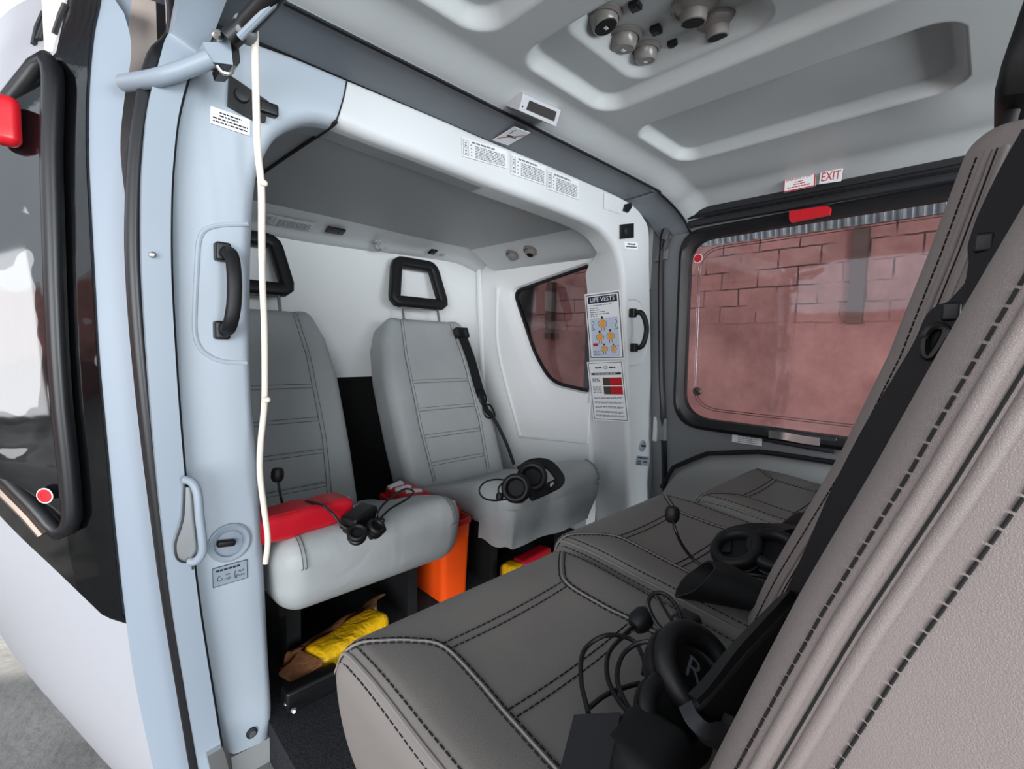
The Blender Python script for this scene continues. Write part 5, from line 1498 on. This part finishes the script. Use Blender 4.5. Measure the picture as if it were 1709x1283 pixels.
cable(t, ra([(484, 885, 0.004), (487, 858, 0.03), (506, 838, 0.06), (535, 842, 0.06), (556, 858, 0.04), (570, 876, 0.02), (586, 884, 0.012)]), 0.0028)
cable(t, ra([(568, 880, 0.012), (600, 882, 0.02), (625, 874, 0.02), (650, 850, 0.03), (680, 832, 0.04), (690, 820, 0.05), (675, 816, 0.055), (650, 832, 0.05), (632, 852, 0.035), (626, 872, 0.012)]), 0.0024)
cable(t, ra([(585, 892, 0.006), (612, 878, 0.012), (640, 866, 0.012), (632, 890, 0.005)]), 0.0024)

# --- orange tub between the two rear seats, with red vest packs in it
bx0, bx1, by0, by1, bz = 0.735, 0.836, 1.005, 1.36, at(780, 866, Y=1.005).z
t = thing('tub', 'orange red plastic tub standing between the two rear seats', 'tub', (0.785, 1.18, 0.0))
def rl(z, k, r=0.018): return [V(((bx0 + bx1) / 2 + x, (by0 + by1) / 2 + y, z)) for x, y in rrect(bx1 - bx0 + k, by1 - by0 + k, r, 5)]
g = G(); g.loft([rl(0.002, -0.012), rl(bz, 0.0), rl(bz, -0.006), rl(0.01, -0.018)], True, True)
g.build('body', M['orange'], t, sharp=50)
g = G(); a_ = rl(bz - 0.012, 0.006); b_ = rl(bz + 0.002, 0.006); c_ = rl(bz + 0.002, -0.008); d_ = rl(bz - 0.012, 0.0)
g.loft([a_, b_, c_, d_, a_], True, False); g.build('rim', M['red_p'], t)
for k, (px, py, sx, sy, sz, rz, lab) in enumerate(((672, 850, 0.085, 0.15, 0.05, 0.1, 'red vest pack at the back of the orange tub'), (722, 852, 0.08, 0.10, 0.05, -0.25, 'red vest pack at the front of the orange tub'))):
    c = at(px, py, Z=bz + 0.012); c.x = min(max(c.x, bx0 + 0.047), bx1 - 0.047); c.y = min(max(c.y, by0 + 0.07), by1 - 0.085)
    if k == 1: c.y = by0 + 0.075
    else: c.y = by1 - 0.10
    pk = thing('vest_pack', lab, 'pack', c, 'red vest packs in the tub')
    g = G(); g.rbox(c, (sx, sy, sz), 0.016, (5, 6, 3), 4); g.build('cover', M['red'], pk)
    for j in range(3):
        g = G(); g.rbox(c + V((rnd.uniform(-0.02, 0.02), (j - 1) * sy * 0.3, sz / 2 + 0.001)), (0.05, 0.020, 0.012), 0.003, (2, 2, 1), 2, M=Matrix.Rotation(rnd.uniform(-0.6, 0.6), 3, 'Z') @ Matrix.Rotation(rnd.uniform(-.2, .2), 3, 'Y')); g.build('strap', M['white'], pk)
c = at(700, 838, Y=1.16)
t = thing('clip', 'black and red plastic clip on top of the orange tub', 'clip', c)
g = G(); g.lathe([(0, -0.012), (0.020, -0.012), (0.024, 0), (0.020, 0.014), (0.010, 0.020), (0, 0.021)], c + V((0.004, 0, 0)), (0.35, -0.3, 0.9), 20); g.build('cap', M['black'], t)
g = G(); g.rbox(c + V((-0.022, -0.012, -0.006)), (0.034, 0.018, 0.022), 0.004, (2, 2, 2), 3, M=Matrix.Rotation(0.6, 3, 'Y')); g.build('body', M['red_p'], t)

# --- on the cabin floor
c = at(590, 1078, Z=0.028) + V((0, 0.025, 0))
Rz = Matrix.Rotation(0.30, 3, 'Z')
t = thing('vest_pack', 'yellow pack in brown film on the floor under the rear seat', 'pack', (c.x, c.y, 0.0))
g = G(); g.rbox((c.x, c.y, 0.034), (0.20, 0.075, 0.052), 0.02, (8, 4, 3), 4, M=Rz, fn=lambda p: (p.x, p.y + 0.004 * sin(p.x * 60), p.z)); g.build('pouch', M['yellow'], t)
g = G(); g.sheet(lambda a, b: V((c.x, c.y, 0.034)) + Rz @ V((a, 0.022 + 0.030 * sin(b) + 0.004 * sin(a * 70), 0.034 * cos(b) + 0.003 * sin(a * 50 + b * 3))), frange(-0.13, 0.14, 24), frange(-0.1, 2.2, 10))
g.build('film', M['brown'], t)
g = G(); e0 = V((c.x, c.y, 0.03)) + Rz @ V((-0.102, 0, 0)); g.loft([[e0 + Rz @ V((-k, y * s, z * s2)) for y, z in ((-0.036, -0.025), (0.036, -0.025), (0.036, 0.024), (-0.036, 0.024))] for k, s, s2 in ((0, 1, 1), (0.025, 0.9, 0.5), (0.05, 1.0, 0.15))]); g.build('film_end', M['brown'], t)
c = at(507, 1102, Z=0.012)
t = thing('tag', 'small red plastic tag on the carpet beside the yellow pack', 'tag', (c.x, c.y, 0.0))
g = G(); g.rbox(c, (0.032, 0.022, 0.010), 0.003, (2, 2, 1), 2, M=Matrix.Rotation(-0.9, 3, 'Z')); g.build('head', M['red_p'], t)
g = G(); g.poly([c + V((-0.012, 0.006, -0.004)), c + V((-0.045, 0.012, -0.006)), c + V((-0.02, -0.012, -0.004))], (0, 0, 0.004)); g.build('tail', M['redink'], t)
a, b = at(482, 1160, Z=0.03), at(556, 1124, Z=0.03)
d = (b - a); L = d.length; ang = math.atan2(d.y, d.x)
t = thing('seat_rail', 'short black seat rail with bright bolts on the carpet', 'rail', ((a + b) / 2).xy.to_3d())
mid = (a + b) / 2; mid.z = 0.024
g = G(); g.rbox(mid, (L + 0.02, 0.035, 0.044), 0.006, (6, 2, 2), 3, M=Matrix.Rotation(ang, 3, 'Z')); g.build('channel', M['black'], t)
for px, py in ((487, 1172), (476, 1160)):
    q = at(px, py, Z=0.03); g = G(); g.lathe([(0.005, 0), (0.006, 0.005), (0.003, 0.009), (0, 0.009)], q + V((0, -0.01, -0.01)), (-0.3, -1, 0.4), 12); g.build('bolt', M['chrome'], t)
c = at(868, 944, Z=0.04)
t = thing('vest_pack', 'red and yellow pack under the belted rear seat, half hidden by a front seat', 'pack', (c.x, c.y, 0))
g = G(); g.rbox((c.x + 0.03, c.y, 0.035), (0.20, 0.07, 0.055), 0.018, (6, 4, 3), 4, M=Matrix.Rotation(0.1, 3, 'Z')); g.build('cover', M['brown'], t)
g = G(); g.rbox((c.x - 0.045, c.y - 0.012, 0.045), (0.05, 0.06, 0.045), 0.015, (4, 4, 3), 4, M=Matrix.Rotation(0.3, 3, 'Z')); g.build('pouch', M['yellow'], t)
g = G(); g.rbox((c.x + 0.05, c.y - 0.004, 0.055), (0.15, 0.05, 0.03), 0.012, (4, 4, 3), 4, M=Matrix.Rotation(0.1, 3, 'Z')); g.build('flap', M['red'], t)
c = at(822, 925, Z=0.06)
G().rbox((c.x + 0.085, c.y + 0.12, 0.045), (0.14, 0.12, 0.08), 0.03, (5, 5, 4), 4, fn=lambda p: p * (1 + 0.12 * mnoise.noise(p * 40))).build('black_bag', M['webbing'], label='crumpled black bag on the floor under the belted rear seat', cat='bag')
